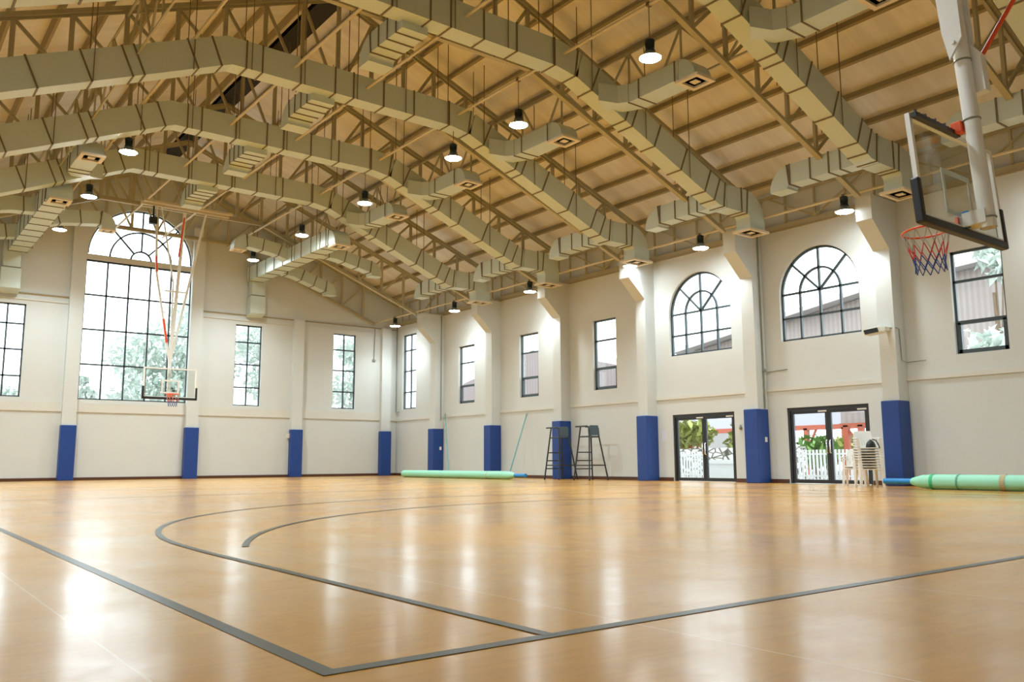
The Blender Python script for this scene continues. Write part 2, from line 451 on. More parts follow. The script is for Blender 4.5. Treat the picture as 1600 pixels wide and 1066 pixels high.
side_open = [('rect', -0.05, 1.15, 3.15, 5.67), ('rect', 4.15, 5.36, 3.15, 5.67), ('rect', 8.41, 9.62, 3.15, 5.67),
             ('arch', 12.01, 14.48, 4.0, 5.36), ('arch', 16.23, 18.72, 4.0, 5.36),
             ('rect', 21.2, 22.38, 3.15, 5.67), ('rect', 25.5, 26.69, 3.15, 5.67), ('rect', 29.83, 31.05, 3.15, 5.67),
             ('grid', 34.66, 35.93, 3.15, 6.76)]
left_open = side_open
doors = [(16.25, 18.70, 2.1), (11.95, 14.42, 2.1)]
def op_poly(o):
    return archpoly(o[1], o[2], o[3], o[4]) if o[0] == 'arch' else rect(*o[1:])
T = 0.24
def door_notch(y0, y1, z): return (y0, y1, z)
outer = [(YN - T, 0)]
for y0, y1, z in sorted(doors): outer += [(y0, 0), (y0, z), (y1, z), (y1, 0)]
outer += [(YF + T, 0), (YF + T, EAVE), (YN - T, EAVE)]
wall_mesh('wall_right', outer, [op_poly(o) for o in side_open], lambda u, v, w: (XR + w, u, v), T, M['wall'],
          label='cream side wall with arched windows and two glass doors')
wall_mesh('wall_left', [(YN - T, 0), (YF + T, 0), (YF + T, EAVE), (YN - T, EAVE)], [op_poly(o) for o in left_open],
          lambda u, v, w: (XL - w, u, v), T, M['wall'])
# upper infill strips between wall top and roof
MB().box(XR + 0.14, XR + T, YN - T, YF + T, EAVE, roofz(XR) + 0.02).build('wall_right_upper', M['wall'], kind='structure')
MB().box(XL - T, XL - 0.14, YN - T, YF + T, EAVE, roofz(XL) + 0.02).build('wall_left_upper', M['wall'], kind='structure')
end_open = [('grid', -1.05, 0.13, 3.13, 6.66), ('grid', 3.6, 4.79, 3.13, 6.66), ('big', 6.75, 10.88, 3.12, 8.70),
            ('fan', 6.79, 10.85, 8.90, 8.98), ('grid', 12.85, 14.04, 3.1, 6.65), ('grid', 17.5, 18.67, 3.12, 6.65)]
def end_poly(o): return archpoly(o[1], o[2], o[3], o[4]) if o[0] == 'fan' else rect(*o[1:])
gable = [(XL - T, 0), (XR + T, 0), (XR + T, roofz(XR + T) + 0.02), (RX, roofz(RX) + 0.02), (XL - T, roofz(XL - T) + 0.02)]
wall_mesh('wall_far', gable, [end_poly(o) for o in end_open], lambda u, v, w: (u, YF + w, v), T, M['wall'],
          label='cream gable end wall with a tall arched window')
wall_mesh('wall_near', gable, [], lambda u, v, w: (u, YN - w, v), T, M['wall'])

# roof slopes with purlins as their parts, a dark ridge slot on top
ce = bpy.data.objects.new('ceiling', None); C.objects.link(ce); tag(ce, 'tan roof lining over brown purlins', kind='structure')
ov = 0.30
for nm, xa, xb in (('roof_lining', RX + 0.02, XR + T), ('roof_lining', RX - 0.30, XL - T)):
    za, zb = roofz(xa), roofz(xb)
    MB().prism([(xa, za), (xb, zb), (xb, zb + 0.12), (xa, za + 0.12)], 'y', YN - T, YF + T).build(nm, M['roof'], ce)
rs = MB()
rs.box(RX - 0.30, RX + 0.02, YN, YF, 13.62, 13.70)
rs.box(RX - 0.34, RX - 0.30, YN, YF, 13.12, 13.70); rs.box(RX + 0.02, RX + 0.06, YN, YF, 13.24, 13.70)
rs.box(RX - 0.24, RX + 0.34, YN, YF, 13.035, 13.065)
rs.build('ridge_slot', M['ridge'], ce, label='dark ridge vent slot')
for k in range(12):
    for sgn in (-1, 1):
        x = RX + sgn * (0.75 + 0.955 * k + (0.0 if k else -0.05))
        if k == 11: x = RX + sgn * 11.3
        zt = roofz(x)
        mb = MB(); a = math.atan(SL) * sgn
        w, h = 0.075, 0.17
        cs = [(-w / 2, 0.0), (w / 2, 0.0), (w / 2, -h), (-w / 2, -h)]
        poly = [(x + u * math.cos(a) + v * math.sin(a), zt + 0.005 - u * math.sin(a) * 1.0 + v * math.cos(a)) for u, v in cs]
        mb.prism(poly, 'y', YN, YF).build('purlin', M['purlin'], ce)

# pilasters with corbels (part of the room shell)
def corbel_poly(x0, d):
    # profile in (x, z): d = +1 for the right wall (x decreases into the room)
    s = d
    return [(x0, 0), (x0 - s * 0.46, 0), (x0 - s * 0.46, 5.95), (x0 - s * 1.18, 6.62), (x0 - s * 1.18, EAVE - 0.02), (x0, EAVE - 0.02)]
n_tr = 0
for wx, s in ((XR, 1), (XL, -1)):
    for yc in PIL:
        n_tr += 1
        MB().prism(corbel_poly(wx, s), 'y', yc - HW, yc + HW).build('trim_%d' % n_tr, M['wall'], kind='structure',
                label='wall pilaster with corbel head')
for wy, s, xs in ((YF, 1, (2.05, 6.47, 11.10, 15.70, 20.22)), (YN, -1, (2.05, 6.47, 11.10, 15.70, 20.22))):
    for xc in xs:
        n_tr += 1
        top = 7.08
        if abs(xc - 8.8) < 2.6: top = roofz(xc) - 1.9
        MB().box(xc - 0.25, xc + 0.25, wy - (0.22 if s > 0 else 0), wy + (0.22 if s < 0 else 0), 0, top).build(
            'trim_%d' % n_tr, M['wall'], kind='structure', label='end wall pilaster')
# ledges, bands and eaves beams
def trim(mb, m='trim', label=None):
    global n_tr
    n_tr += 1
    return mb.build('trim_%d' % n_tr, M[m], kind='structure', label=label)
for wx, s in ((XR, -1), (XL, 1)):
    x0, x1 = sorted((wx, wx + s * 0.035))
    trim(MB().box(x0, x1, YN, YF, 2.60, 2.72), label='low ledge band along the side wall')
    x0, x1 = sorted((wx - s * 0.14, wx + s * 0.05))
    trim(MB().box(x0, x1, YN, YF, EAVE - 0.03, EAVE + 0.015), 'purlin', label='dark eaves line on top of the side wall')
    x0, x1 = sorted((wx - s * 0.10, wx + s * 0.02))
    trim(MB().box(x0, x1, YN, YF, EAVE + 0.02, EAVE + 0.17), 'steel', label='eaves beam')
for wy, s in ((YF, -1), (YN, 1)):
    y0, y1 = sorted((wy, wy + s * 0.04))
    trim(MB().box(XL, XR, y0, y1, 2.62, 3.00), label='sill band along the end wall')
    segs = ((XL, 6.2), (11.4, XR))
    mb = MB()
    for a, b in segs: mb.box(a, b, y0, y1, 6.82, 6.88)
    trim(mb, label='thin lintel band above the end wall windows')
    y0, y1 = sorted((wy, wy + s * 0.06))
    mb = MB()
    for a, b in ((XL, 6.22), (11.35, XR)): mb.box(a, b, y0, y1, 7.06, 7.10)
    trim(mb, 'purlin', label='dark ledge line on the end wall')
# big window surround and its crossbeam
for wy, s in ((YF, -1), (YN, 1)):
    y0, y1 = sorted((wy + s * 0.06, wy))
    MBx = MB(); y2, y3 = sorted((wy - s * 0.10, wy + s * 0.05))
    trim(MBx.box(6.70, 10.93, y2, y3, 8.70, 8.90), label='pale crossbeam between the tall window and its fanlight')
n_b = 0
def baseboard(side, mb): return mb.build('baseboard_' + side, M['base'], kind='structure')
mb = MB(); prev = YN
for y0, y1, z in sorted(doors): mb.box(XR - 0.025, XR, prev, y0 - 0.02, 0, 0.11); prev = y1 + 0.02
mb.box(XR - 0.025, XR, prev, YF, 0, 0.11); baseboard('right', mb)
baseboard('left', MB().box(XL, XL + 0.025, YN, YF, 0, 0.11))
baseboard('far', MB().box(XL, XR, YF - 0.025, YF, 0, 0.11))
baseboard('near', MB().box(XL, XR, YN, YN + 0.025, 0, 0.11))

# ------------------------------------------------------------------ windows
n_w = 0
def bar(mb, F, a, b, w, d):
    """bar between (u,v) points a and b in a wall plane; F maps (u, v, w)"""
    p, q = Vector(F(a[0], a[1], 0)), Vector(F(b[0], b[1], 0))
    nrm = Vector(F(a[0], a[1], 1)) - p
    mb.beam(p, q, w, d, up=nrm)
def arcbar(mb, F, c, r, t0, t1, w, d, n=20):
    frames = []
    for i in range(n + 1):
        t = t0 + (t1 - t0) * i / n; cs, sn = math.cos(t), math.sin(t)
        frames.append([F(c[0] + rr * cs, c[1] + rr * sn, ww) for rr, ww in
                       ((r - w / 2, -d / 2), (r + w / 2, -d / 2), (r + w / 2, d / 2), (r - w / 2, d / 2))])
    mb.sweep(frames)
def window(o, F, fw=0.06, label=None, lite=False):
    global n_w
    n_w += 1
    kind, u0, u1, v0, v1 = o
    mid = Vector(F((u0 + u1) / 2, v0, 0))
    root = bpy.data.objects.new('window_%d' % n_w, None); C.objects.link(root); root.location = mid
    WLOC[root.name] = mid; root['kind'] = 'structure'
    if label: root['label'] = label
    h = fw / 2; D = 0.07
    fr = MB(); mu = MB(); gp = None
    if kind in ('rect', 'grid', 'big'):
        for a, b in (((u0, v0 + h), (u1, v0 + h)), ((u0, v1 - h), (u1, v1 - h)), ((u0 + h, v0), (u0 + h, v1)), ((u1 - h, v0), (u1 - h, v1))):
            bar(fr, F, a, b, fw, D)
        gp = rect(u0, u1, v0, v1)
    if kind == 'rect':
        bar(mu, F, (u0, 4.92), (u1, 4.92), fw, D)
        vs = MB()
        a, b = v0 + 0.01, 3.91
        for p, q in (((u0 + .05, b), (u1 - .05, b)), ((u0 + .05, a + .05), (u1 - .05, a + .05)), ((u0 + .08, a), (u0 + .08, b)), ((u1 - .08, a), (u1 - .08, b))):
            bar(vs, F, p, q, 0.09, 0.10)
        if not lite: vs.build('vent_sash', M['frame'], root)
    elif kind == 'grid':
        bar(mu, F, ((u0 + u1) / 2, v0), ((u0 + u1) / 2, v1), 0.060, D)
        hh = v1 - v0
        for fz in (0.225, 0.508, 0.785): bar(mu, F, (u0, v0 + hh * fz), (u1, v0 + hh * fz), 0.060, D)
    elif kind == 'big':
        for i in range(1, 5):
            u = u0 + (u1 - u0) * i / 5; bar(mu, F, (u, v0), (u, v1), 0.062, D)
        for i in range(1, 4):
            v = v0 + (v1 - v0) * i / 4; bar(mu, F, (u0, v), (u1, v), 0.062, D)
    elif kind == 'arch':
        c = ((u0 + u1) / 2, v1); R = (u1 - u0) / 2
        for a, b in (((u0, v0 + h), (u1, v0 + h)), ((u0 + h, v0), (u0 + h, v1)), ((u1 - h, v0), (u1 - h, v1))): bar(fr, F, a, b, fw, D)
        arcbar(fr, F, c, R - h, 0, PI, fw, D, 28)
        w2 = 0.055; r2 = R * 0.51
        bar(mu, F, (u0, v1), (u1, v1), w2, D); bar(mu, F, (u0, (v0 + v1) / 2 - .02), (u1, (v0 + v1) / 2 - .02), w2, D)
        bar(mu, F, (c[0], v0), (c[0], v1 + R), w2, D)
        for s in (-1, 1): bar(mu, F, (c[0] + s * r2, v0), (c[0] + s * r2, v1), w2, D)
        arcbar(mu, F, c, r2, 0, PI, w2, D, 20)
        for t in (PI * .25, PI * .75): bar(mu, F, c, (c[0] + R * math.cos(t), c[1] + R * math.sin(t)), w2, D)
        gp = archpoly(u0, u1, v0, v1)
    elif kind == 'fan':
        c = ((u0 + u1) / 2, v1); R = (u1 - u0) / 2
        arcbar(fr, F, c, R - h, 0, PI, fw, D, 32); bar(fr, F, (u0, v0 + h), (u1, v0 + h), fw, D)
        for r in (0.40, 1.20): arcbar(mu, F, (c[0], v0), r, 0, PI, 0.062, D, 20)
        for t in (PI * .25, PI * .5, PI * .75):
            e = (R - .02) / 1.0
            bar(mu, F, (c[0] + .40 * math.cos(t), v0 + .40 * math.sin(t)), (c[0] + e * math.cos(t), v1 + e * math.sin(t)), 0.062, D)
        gp = archpoly(u0, u1, v0, v1)
    fr.build('frame', M['frame'], root); mu.build('glazing_bar', M['frame'], root)
    g = MB(); g._add([F(u, v, 0.0) for u, v in gp], [tuple(range(len(gp)))]); g.build('glass', M['glass'], root)
    return root
FR = lambda u, v, w: (XR + 0.13 + w, u, v)
FL_ = lambda u, v, w: (XL - 0.13 - w, u, v)
FF = lambda u, v, w: (u, YF + 0.13 + w, v)
FN = lambda u, v, w: (u, YN - 0.13 - w, v)
for o in side_open: window(o, FR, label={'rect': 'dark framed side window with a vent pane', 'arch': 'arched side window with radiating bars', 'grid': 'slim side window of small panes'}[o[0]])
for o in end_open: window(o, FF, fw=0.05, label={'grid': 'slim end wall window of small panes', 'big': 'tall end wall window of twenty panes', 'fan': 'half round fanlight over the tall window'}[o[0]])
for o in left_open: window(o, FL_)

# ------------------------------------------------------------------ glass double doors
for i, (y0, y1, zt) in enumerate(doors):
    root = bpy.data.objects.new('door_%d' % (i + 1), None); C.objects.link(root)
    root.location = (XR, (y0 + y1) / 2, 0); WLOC[root.name] = Vector(root.location); root['kind'] = 'structure'
    root['label'] = ('dark framed glass double door between two blue padded pilasters', 'dark framed glass double door beside the white chair stack')[i]
    x = XR + 0.10; ym = (y0 + y1) / 2 + (0.0)
    f = MB()
    for a, b in ((y0, y0 + .07), (y1 - .07, y1)): f.box(x - .06, x + .06, a, b, 0, zt)
    f.box(x - .06, x + .06, y0 + .07, y1 - .07, zt - .09, zt)
    f.build('frame', M['doorframe'], root)
    for a, b, hs in ((y0 + .075, ym - .005, 1), (ym + .005, y1 - .075, -1)):
        lf = MB(); w = .085
        for c, d in ((a, a + w), (b - w, b)): lf.box(x - .03, x + .03, c, d, .01, zt - .095)
        lf.box(x - .03, x + .03, a + w, b - w, .01, .11); lf.box(x - .03, x + .03, a + w, b - w, zt - .18, zt - .095)
        leaf = lf.build('door_leaf', M['doorframe'], root)
        g = MB(); g._add([(x, a + w, .11), (x, b - w, .11), (x, b - w, zt - .18), (x, a + w, zt - .18)], [(0, 1, 2, 3)])
        g.build('glass', M['glass'], leaf)
        hy = b - w / 2 if hs > 0 else a + w / 2
        h_ = MB().tube([(x - .03, hy, .82), (x - .09, hy, .84), (x - .09, hy, 1.16), (x - .03, hy, 1.18)], .017)
        h_.build('pull_handle', M['chrome'], leaf, label='bright pull handle')
        MB().box(x - .05, x - .03, a + .02, a + .28, zt - .15, zt - .11).build('door_closer', M['white'], leaf)

# ------------------------------------------------------------------ blue padded columns
def pad_mesh(name, x0, x1, y0, y1, root):
    MB().box(x0, x1, y0, y1, 0.0, 2.1).build(name, M['blue'], root, bevel=0.025)
pad_names = {11.08: 'blue pilaster pad beside the stacked white chairs',
             15.27: 'blue pilaster pad between the two glass doors with a white label',
             19.56: 'blue pilaster pad standing between the umpire chairs and a glass door',
             23.86: 'blue pilaster pad behind the two umpire chairs',
             28.17: 'blue pilaster pad behind the mint mat roll, between the two leaning poles',
             32.46: 'blue pilaster pad behind the far end of the mint mat roll',
             6.80: 'blue pilaster pad behind the wrapped mint roll', 2.52: 'blue pilaster pad beside the near basket'}
for yc, lab in pad_names.items():
    if yc < 10: continue
    t = thing('column_pad', lab, 'pad', (XR - .3, yc, 0), 'blue pilaster pads')
    pad_mesh('pad_cover', XR - .545, XR - .001, yc - .235, yc + .235, t)
    if yc in (15.27, 32.46):
        MB().box(XR - .22, XR - .12, yc - .245, yc - .234, 1.16, 1.30).build('switch_plate', M['white'], t, label='small white switch plate')
for xc, lab in ((2.05, ''), (6.47, 'blue end wall pad under the left edge of the tall window'),
                (11.10, 'blue end wall pad under the right edge of the tall window'),
                (15.70, 'blue end wall pad between the two slim windows'),
                (20.22, 'blue end wall pad in the far corner')):
    if not lab: continue
    t = thing('column_pad', lab, 'pad', (xc, YF - .2, 0), 'blue end wall pads')
    pad_mesh('pad_cover', xc - .275, xc + .275, YF - .30, YF - .001, t)

# ------------------------------------------------------------------ roof trusses
BX = 2.97                       # half length of the flat bottom chord
BZ = 10.10
def bz(x):
    d = abs(x - RX); return BZ if d <= BX else BZ - SL * (d - BX)
def tz(x): return 12.90 - SL * abs(x - RX)
def make_truss(name, label, y, ctop=0.16, cbot=0.13):
    t = thing(name, label, 'truss', (RX, y, 7.2), 'roof trusses')
    xe = 10.22
    # chords are pairs of angles: flange + web
    mb = MB()
    for s in (-1, 1):
        mb.beam((RX, y, tz(RX)), (RX + s * 11.5, y, tz(RX + 11.5)), ctop, 0.10)
        mb.beam((RX, y, tz(RX) - .07), (RX + s * 11.5, y, tz(RX + 11.5) - .07), 0.03, 0.10)
    mb.build('top_chord', M['steel'], t)
    mb = MB()
    mb.beam((RX - BX, y, BZ), (RX + BX, y, BZ), cbot, 0.08)
    mb.beam((RX - BX, y, BZ + .07), (RX + BX, y, BZ + .07), .03, 0.10)
    for s in (-1, 1):
        mb.beam((RX + s * BX, y, BZ), (RX + s * xe, y, bz(RX + xe)), cbot, 0.08)
        mb.beam((RX + s * BX, y, BZ + .07), (RX + s * xe, y, bz(RX + xe) + .07), .03, 0.10)
    mb.build('bottom_chord', M['steel'], t)
    nodes_ = [i * BX / 3 for i in range(0, 4)] + [BX + 1.1 * i for i in range(1, 7)]
    for i, d in enumerate(nodes_):
        for s in ((1,) if d == 0 else (-1, 1)):
            x = RX + s * d
            MB().beam((x, y, bz(x) + .04), (x, y, tz(x) - .05), .10, .07, up=(0, 1, 0)).build('web_post', M['steel'], t)
    for i in range(len(nodes_) - 1):
        for s in (-1, 1):
            a, b = RX + s * nodes_[i], RX + s * nodes_[i + 1]
            MB().beam((a, y + .02, bz(a) + .06), (b, y + .02, tz(b) - .06), .075, .05, up=(0, 1, 0)).build('web_diagonal', M['steel'], t)
    return t
TY = [2.52, 6.80, 11.08, 15.27, 19.56, 23.86, 28.17, 32.46, 36.28]
tl = ['', 'truss nearest the near basket, above the large top corner ducts', 'first long truss, between the near duct and the second duct',
      'second truss, seen below the second duct from the near basket', 'third truss, seen below the long duct with the sharp ridge bend',
      'fourth truss, seen behind the middle duct', 'fifth truss, behind the farthest full width duct',
      'sixth truss, holding the far basket', 'gable truss flat against the far end wall']
first = None
for y, lab in zip(TY, tl):
    lab = 'beige steel roof ' + lab if lab else 'beige steel roof truss above the near baseline'
    if first is None: first = make_truss('roof_truss', lab, y)
    else: dup(first, (RX, y, 7.2), lab)

# long pipes tied under the bottom chords
for x, z, lab in ((5.30, 10.02, 'long cream tie pipe carrying the short lamp row left of the tall window'),
                  (7.65, 10.02, 'long cream tie pipe above the far basket on its left side'),
                  (9.58, 10.02, 'long cream tie pipe above the far basket on its right side'),
                  (12.35, 10.02, 'long cream tie pipe carrying the middle row of lamps'),
                  (19.70, 7.36, 'long cream tie pipe along the corbels carrying the wall lamps'),
                  (-1.10, 7.36, 'long cream tie pipe along the opposite wall corbels')):
    tag(MB().tube([(x, YN, z), (x, YF, z)], 0.038, 8).build('tie_pipe', M['pipe'], org=(x, YN, z)), lab, 'pipe')
# lateral bracing trusses between roof trusses
first = None
for i in range(len(TY) - 1):
    for s in (-1, 1):
        x = RX + s * 5.17; y0, y1 = TY[i], TY[i + 1]
        zt_, zb_ = tz(x) - .18, bz(x) + .08
        ords = ('first', 'second', 'third', 'fourth', 'fifth', 'sixth', 'seventh', 'eighth')
        lab = 'beige W shaped roof brace on the %s slope, %s bay from the near end' % ('door side' if s > 0 else 'opposite', ords[i])
        t = thing('roof_brace', lab, 'brace', (x, y0, zb_), 'roof braces between trusses')
        L_ = y1 - y0
        MB().beam((x, y0, zt_), (x, y1, zt_), .05).build('top_rail', M['steel'], t)
        MB().beam((x, y0, zb_), (x, y1, zb_), .04).build('bottom_rail', M['steel'], t)
        for a, b in ((0.0, 0.3), (0.5, 0.3), (0.5, 0.7), (1.0, 0.7)):
            MB().beam((x, y0 + a * L_, zb_), (x, y0 + b * L_, zt_), .045).build('web_diagonal', M['steel'], t)
        for a in (0.3, 0.7):
            MB().beam((x, y0 + a * L_, zb_), (x, y0 + a * L_, zt_), .04).build('web_post', M['steel'], t)
# girders on the wall tops
for i in range(len(TY) - 1):
    for wx, s in ((XR, -1), (XL, 1)):
        x = wx + s * 0.02; y0, y1 = TY[i] + .22, TY[i + 1] - .22
        lab = 'beige wall top girder on the %s, %s bay from the near end' % ('door side' if s < 0 else 'opposite side', ords[i])
        t = thing('wall_girder', lab, 'girder', (x, y0, EAVE + .1), 'girders on the wall tops')
        ym = (y0 + y1) / 2; zb_, zt_ = EAVE + .18, 8.32
        MB().beam((x, y0, zt_), (x, y1, zt_), .07).build('top_rail', M['steel'], t)
        for b in (y0 + .1, ym - .95, ym, ym + .95, y1 - .1):
            MB().beam((x, b, zb_), (x, b, zt_), .055).build('web_post', M['steel'], t)
        for b in (y0 + .3, y1 - .3):
            MB().beam((x, ym, zb_), (x, b, zt_), .05).build('web_diagonal', M['steel'], t)

# ------------------------------------------------------------------ ventilation ducts
DW = 0.46
def rect_frame(p, t_, wdir, w, h):
    """rectangle centred on p, wdir = unit width direction, normal = t x w"""
    t_ = Vector(t_).normalized(); wd = Vector(wdir).normalized(); hd = wd.cross(t_).normalized()
    return [Vector(p) + wd * (a * w / 2) + hd * (b * h / 2) for a, b in ((-1, -1), (1, -1), (1, 1), (-1, 1))]
def duct_path(mb, pts, wdir, w, h, seam_at=(), g=0.018, st=0.035):
    """pts polyline of centres; mitred rectangular sweep; dark joint flanges at path fractions/indices"""
    pts = [Vector(p) for p in pts]; n = len(pts); frames = []
    for i in range(n):
        if i == 0: d = pts[1] - pts[0]; k = 1
        elif i == n - 1: d = pts[-1] - pts[-2]; k = 1
        else:
            a = (pts[i] - pts[i - 1]).normalized(); b = (pts[i + 1] - pts[i]).normalized()
            d = a + b; k = 1 / max(0.3, math.sqrt((1 + a.dot(b)) / 2))
        frames.append(rect_frame(pts[i], d, wdir, w, h * k))
    mb.cur = 0; mb.sweep(frames)
    mb.cur = 1
    L_ = [0]
    for i in range(n - 1): L_.append(L_[-1] + (pts[i + 1] - pts[i]).length)
    for s in seam_at:
        for i in range(n - 1):
            if L_[i] <= s <= L_[i + 1]:
                q = pts[i].lerp(pts[i + 1], (s - L_[i]) / max(1e-6, L_[i + 1] - L_[i])); d = (pts[i + 1] - pts[i]).normalized()
                fs = [rect_frame(q + d * (e * st / 2), d, wdir, w + 2 * g, h + 2 * g) for e in (-1, 1)]
                mb.sweep(fs); break
    mb.cur = 0
    return L_[-1]
def arc_pts(c, r, a0, a1, e1, e2, n=7):
    return [Vector(c) + Vector(e1) * (r * math.cos(a0 + (a1 - a0) * i / n)) + Vector(e2) * (r * math.sin(a0 + (a1 - a0) * i / n)) for i in range(n + 1)]
DM = None
def diffuser(parent, c, sx, sy):
    """square ceiling diffuser facing down: frame, throat and inner cone, centre c on its face"""
    x, y, z = c; mb = MB()
    mb.cur = 0
    fw = 0.10
    mb.box(x - sx / 2, x + sx / 2, y - sy / 2, y - sy / 2 + fw, z, z + .06); mb.box(x - sx / 2, x + sx / 2, y + sy / 2 - fw, y + sy / 2, z, z + .06)
    mb.box(x - sx / 2, x - sx / 2 + fw, y - sy / 2 + fw, y + sy / 2 - fw, z, z + .06); mb.box(x + sx / 2 - fw, x + sx / 2, y - sy / 2 + fw, y + sy / 2 - fw, z, z + .06)
    mb.box(x - .09, x + .09, y - .09, y + .09, z + .012, z + .03)
    mb.cur = 1
    mb.box(x - sx / 2 + .05, x + sx / 2 - .05, y - sy / 2 + .05, y + sy / 2 - .05, z + .05, z + .06)
    mb.build('diffuser', [M['diffgrille'], M['diffdark']], parent, label='cream square air diffuser')
DUCTM = [M['duct'], M['seam']]
H_ = 0.66
def seq(a, b, step, ph=0.0):
    r = []; s = a + ph
    while s < b: r.append(s); s += step
    return r
def elbow_down(mb, p, d, w, h, wdir, r=0.30, drop=0.12, seam=True):
    """continue from p in direction d, turn down; returns the bottom centre"""
    p = Vector(p); d = Vector(d)
    c = p + Vector((0, 0, -r))
    pts = arc_pts(c, r, PI / 2, 0, d, (0, 0, 1), 7)
    pts.append(pts[-1] + Vector((0, 0, -drop)))
    duct_path(mb, pts, wdir, w, h, seam_at=(0.02,) if seam else ())
    return pts[-1]
def make_duct(y, label, left_mid=False):
    """y = face nearest the near end wall"""
    yc = y + DW / 2
    t = thing('air_duct', label, 'duct', (RX, yc, 9.98), 'cross hall ventilation ducts')
    zc = 9.985; bx = 3.17; ex = 8.55
    # flat centre run
    cs = [(RX - bx - .35, yc, zc - .125), (RX - bx - .04, yc, zc - .004), (RX - bx + .12, yc, zc), (RX + bx - .35, yc, zc), (RX + bx + .35, yc, zc - .11)]
    mb = MB(); duct_path(mb, cs, (0, 1, 0), DW, H_, seam_at=[.02, .72, 1.1, 2.05, 2.95, 3.45, 4.3, 5.2, 6.3, 6.98])
    mb.build('centre_run', DUCTM, t)
    for s in (-1, 1):
        a = Vector((RX + s * (bx + .35), yc, zc - (.11 if s > 0 else .125))); b = Vector((RX + s * ex, yc, zc - .42 * (ex - bx)))
        c = Vector((RX + s * (ex + .25), yc, b.z - .03))
        mb = MB(); duct_path(mb, [a, b, c], (0, 1, 0), DW, H_, seam_at=[.55, 1.75, 2.0, 2.85, 3.9, 4.9, 5.3, 5.62])
        # horizontal tail and downward elbow towards the wall
        d = (s, 0, 0); e = c + Vector((s * .85, 0, 0))
        duct_path(mb, [c, e], (0, 1, 0), DW, H_, seam_at=[.62])
        run = mb.build('sloped_run', DUCTM, t)
        mb = MB(); q = elbow_down(mb, e, d, DW, H_, (0, 1, 0), r=.44, drop=.30)
        el = mb.build('end_elbow', DUCTM, t)
        diffuser(el, (q.x, q.y, q.z - .05), .84, .62)
        # branch at the foot of the slope, heading away from the near end
        xb = c.x + s * .02
        mb = MB(); p0 = Vector((xb, y + DW - .05, c.z - .02)); p1 = p0 + Vector((0, 1.85, 0))
        duct_path(mb, [p0, p1], (1, 0, 0), .44, .50, seam_at=[.45, .75, 1.25, 1.82])
        q = elbow_down(mb, p1, (0, 1, 0), .44, .50, (1, 0, 0), r=.30, drop=.05)
        br = mb.build('low_branch', DUCTM, t)
        # mid slope branch towards the near end, from a curved boot
        if s < 0 and not left_mid: continue
        xm = RX + s * 4.78
        zm = 9.21
        mb = MB()
        boot = [Vector((xm - s * .55, y + .05, zm + .10)), Vector((xm - s * .15, y - .22, zm + .04)), Vector((xm, y - .65, zm)), Vector((xm, y - 1.0, zm))]
        p1 = Vector((xm, y - 2.15, zm))
        frs = []
        dirs = [(.75 * s, -1, 0), (.6 * s, -1, 0), (.1 * s, -1, 0), (0, -1, 0), (0, -1, 0)]
        for pp, dd in zip(boot + [p1], dirs):
            dd = Vector(dd).normalized(); wd = Vector((-dd.y, dd.x, 0))
            frs.append(rect_frame(pp, dd, wd, .56, .44))
        mb.cur = 0; mb.sweep(frs); mb.cur = 1
        for yy in (-.62, -.95, -2.05):
            mb.sweep([rect_frame((xm, y + yy + e, zm), (0, -1, 0), (1, 0, 0), .595, .475) for e in (-.015, .015)])
        mb.cur = 0
        q = elbow_down(mb, p1, (0, -1, 0), .56, .44, (1, 0, 0), r=.24, drop=.02, seam=False)
        br = mb.build('mid_branch', DUCTM, t); diffuser(br, (q.x, q.y, q.z - .05), .62, .62)
    # upper branch heading away under the flat run
    mb = MB(); p0 = Vector((8.55, y + DW - .12, 9.72)); p1 = p0 + Vector((0, 1.35, 0))
    duct_path(mb, [p0, p1], (1, 0, 0), .62, .46, seam_at=[.25, .62, 1.0])
    q = elbow_down(mb, p1, (0, 1, 0), .62, .46, (1, 0, 0), r=.33, drop=.05)
    br = mb.build('upper_branch', DUCTM, t)
    # hanger rods up to the roof
    for x in (3.3, 5.3, 6.6, 7.9, 9.3, 10.7, 12.0, 13.2, 15.0, 16.6):
        for yy in (y - .03, y + DW + .03):
            z0 = zc - H_ / 2 - .02 if abs(x - RX) <= bx else zc - .42 * (abs(x - RX) - bx) - H_ / 2 - .04
            MB().tube([(x, yy, z0), (x, yy, roofz(x))], .012, 5).build('hanger_rod', M['rod'], t)
    return t
dl = [(5.40, 'grey green air duct whose end shows behind the mast of the near basket'),
      (9.70, 'grey green air duct sloping down beside the near backboard'),
      (14.02, 'grey green air duct that ends beside the pilaster between the doors'),
      (18.42, 'grey green air duct with its whole ridge bend in view, highest at the left'),
      (22.82, 'grey green air duct second nearest to the tall far window'),
      (27.10, 'grey green air duct farthest of the full width ones, over the far window')]
first = None
for y, lab in dl:
    make_duct(y, lab, left_mid=y > 25)

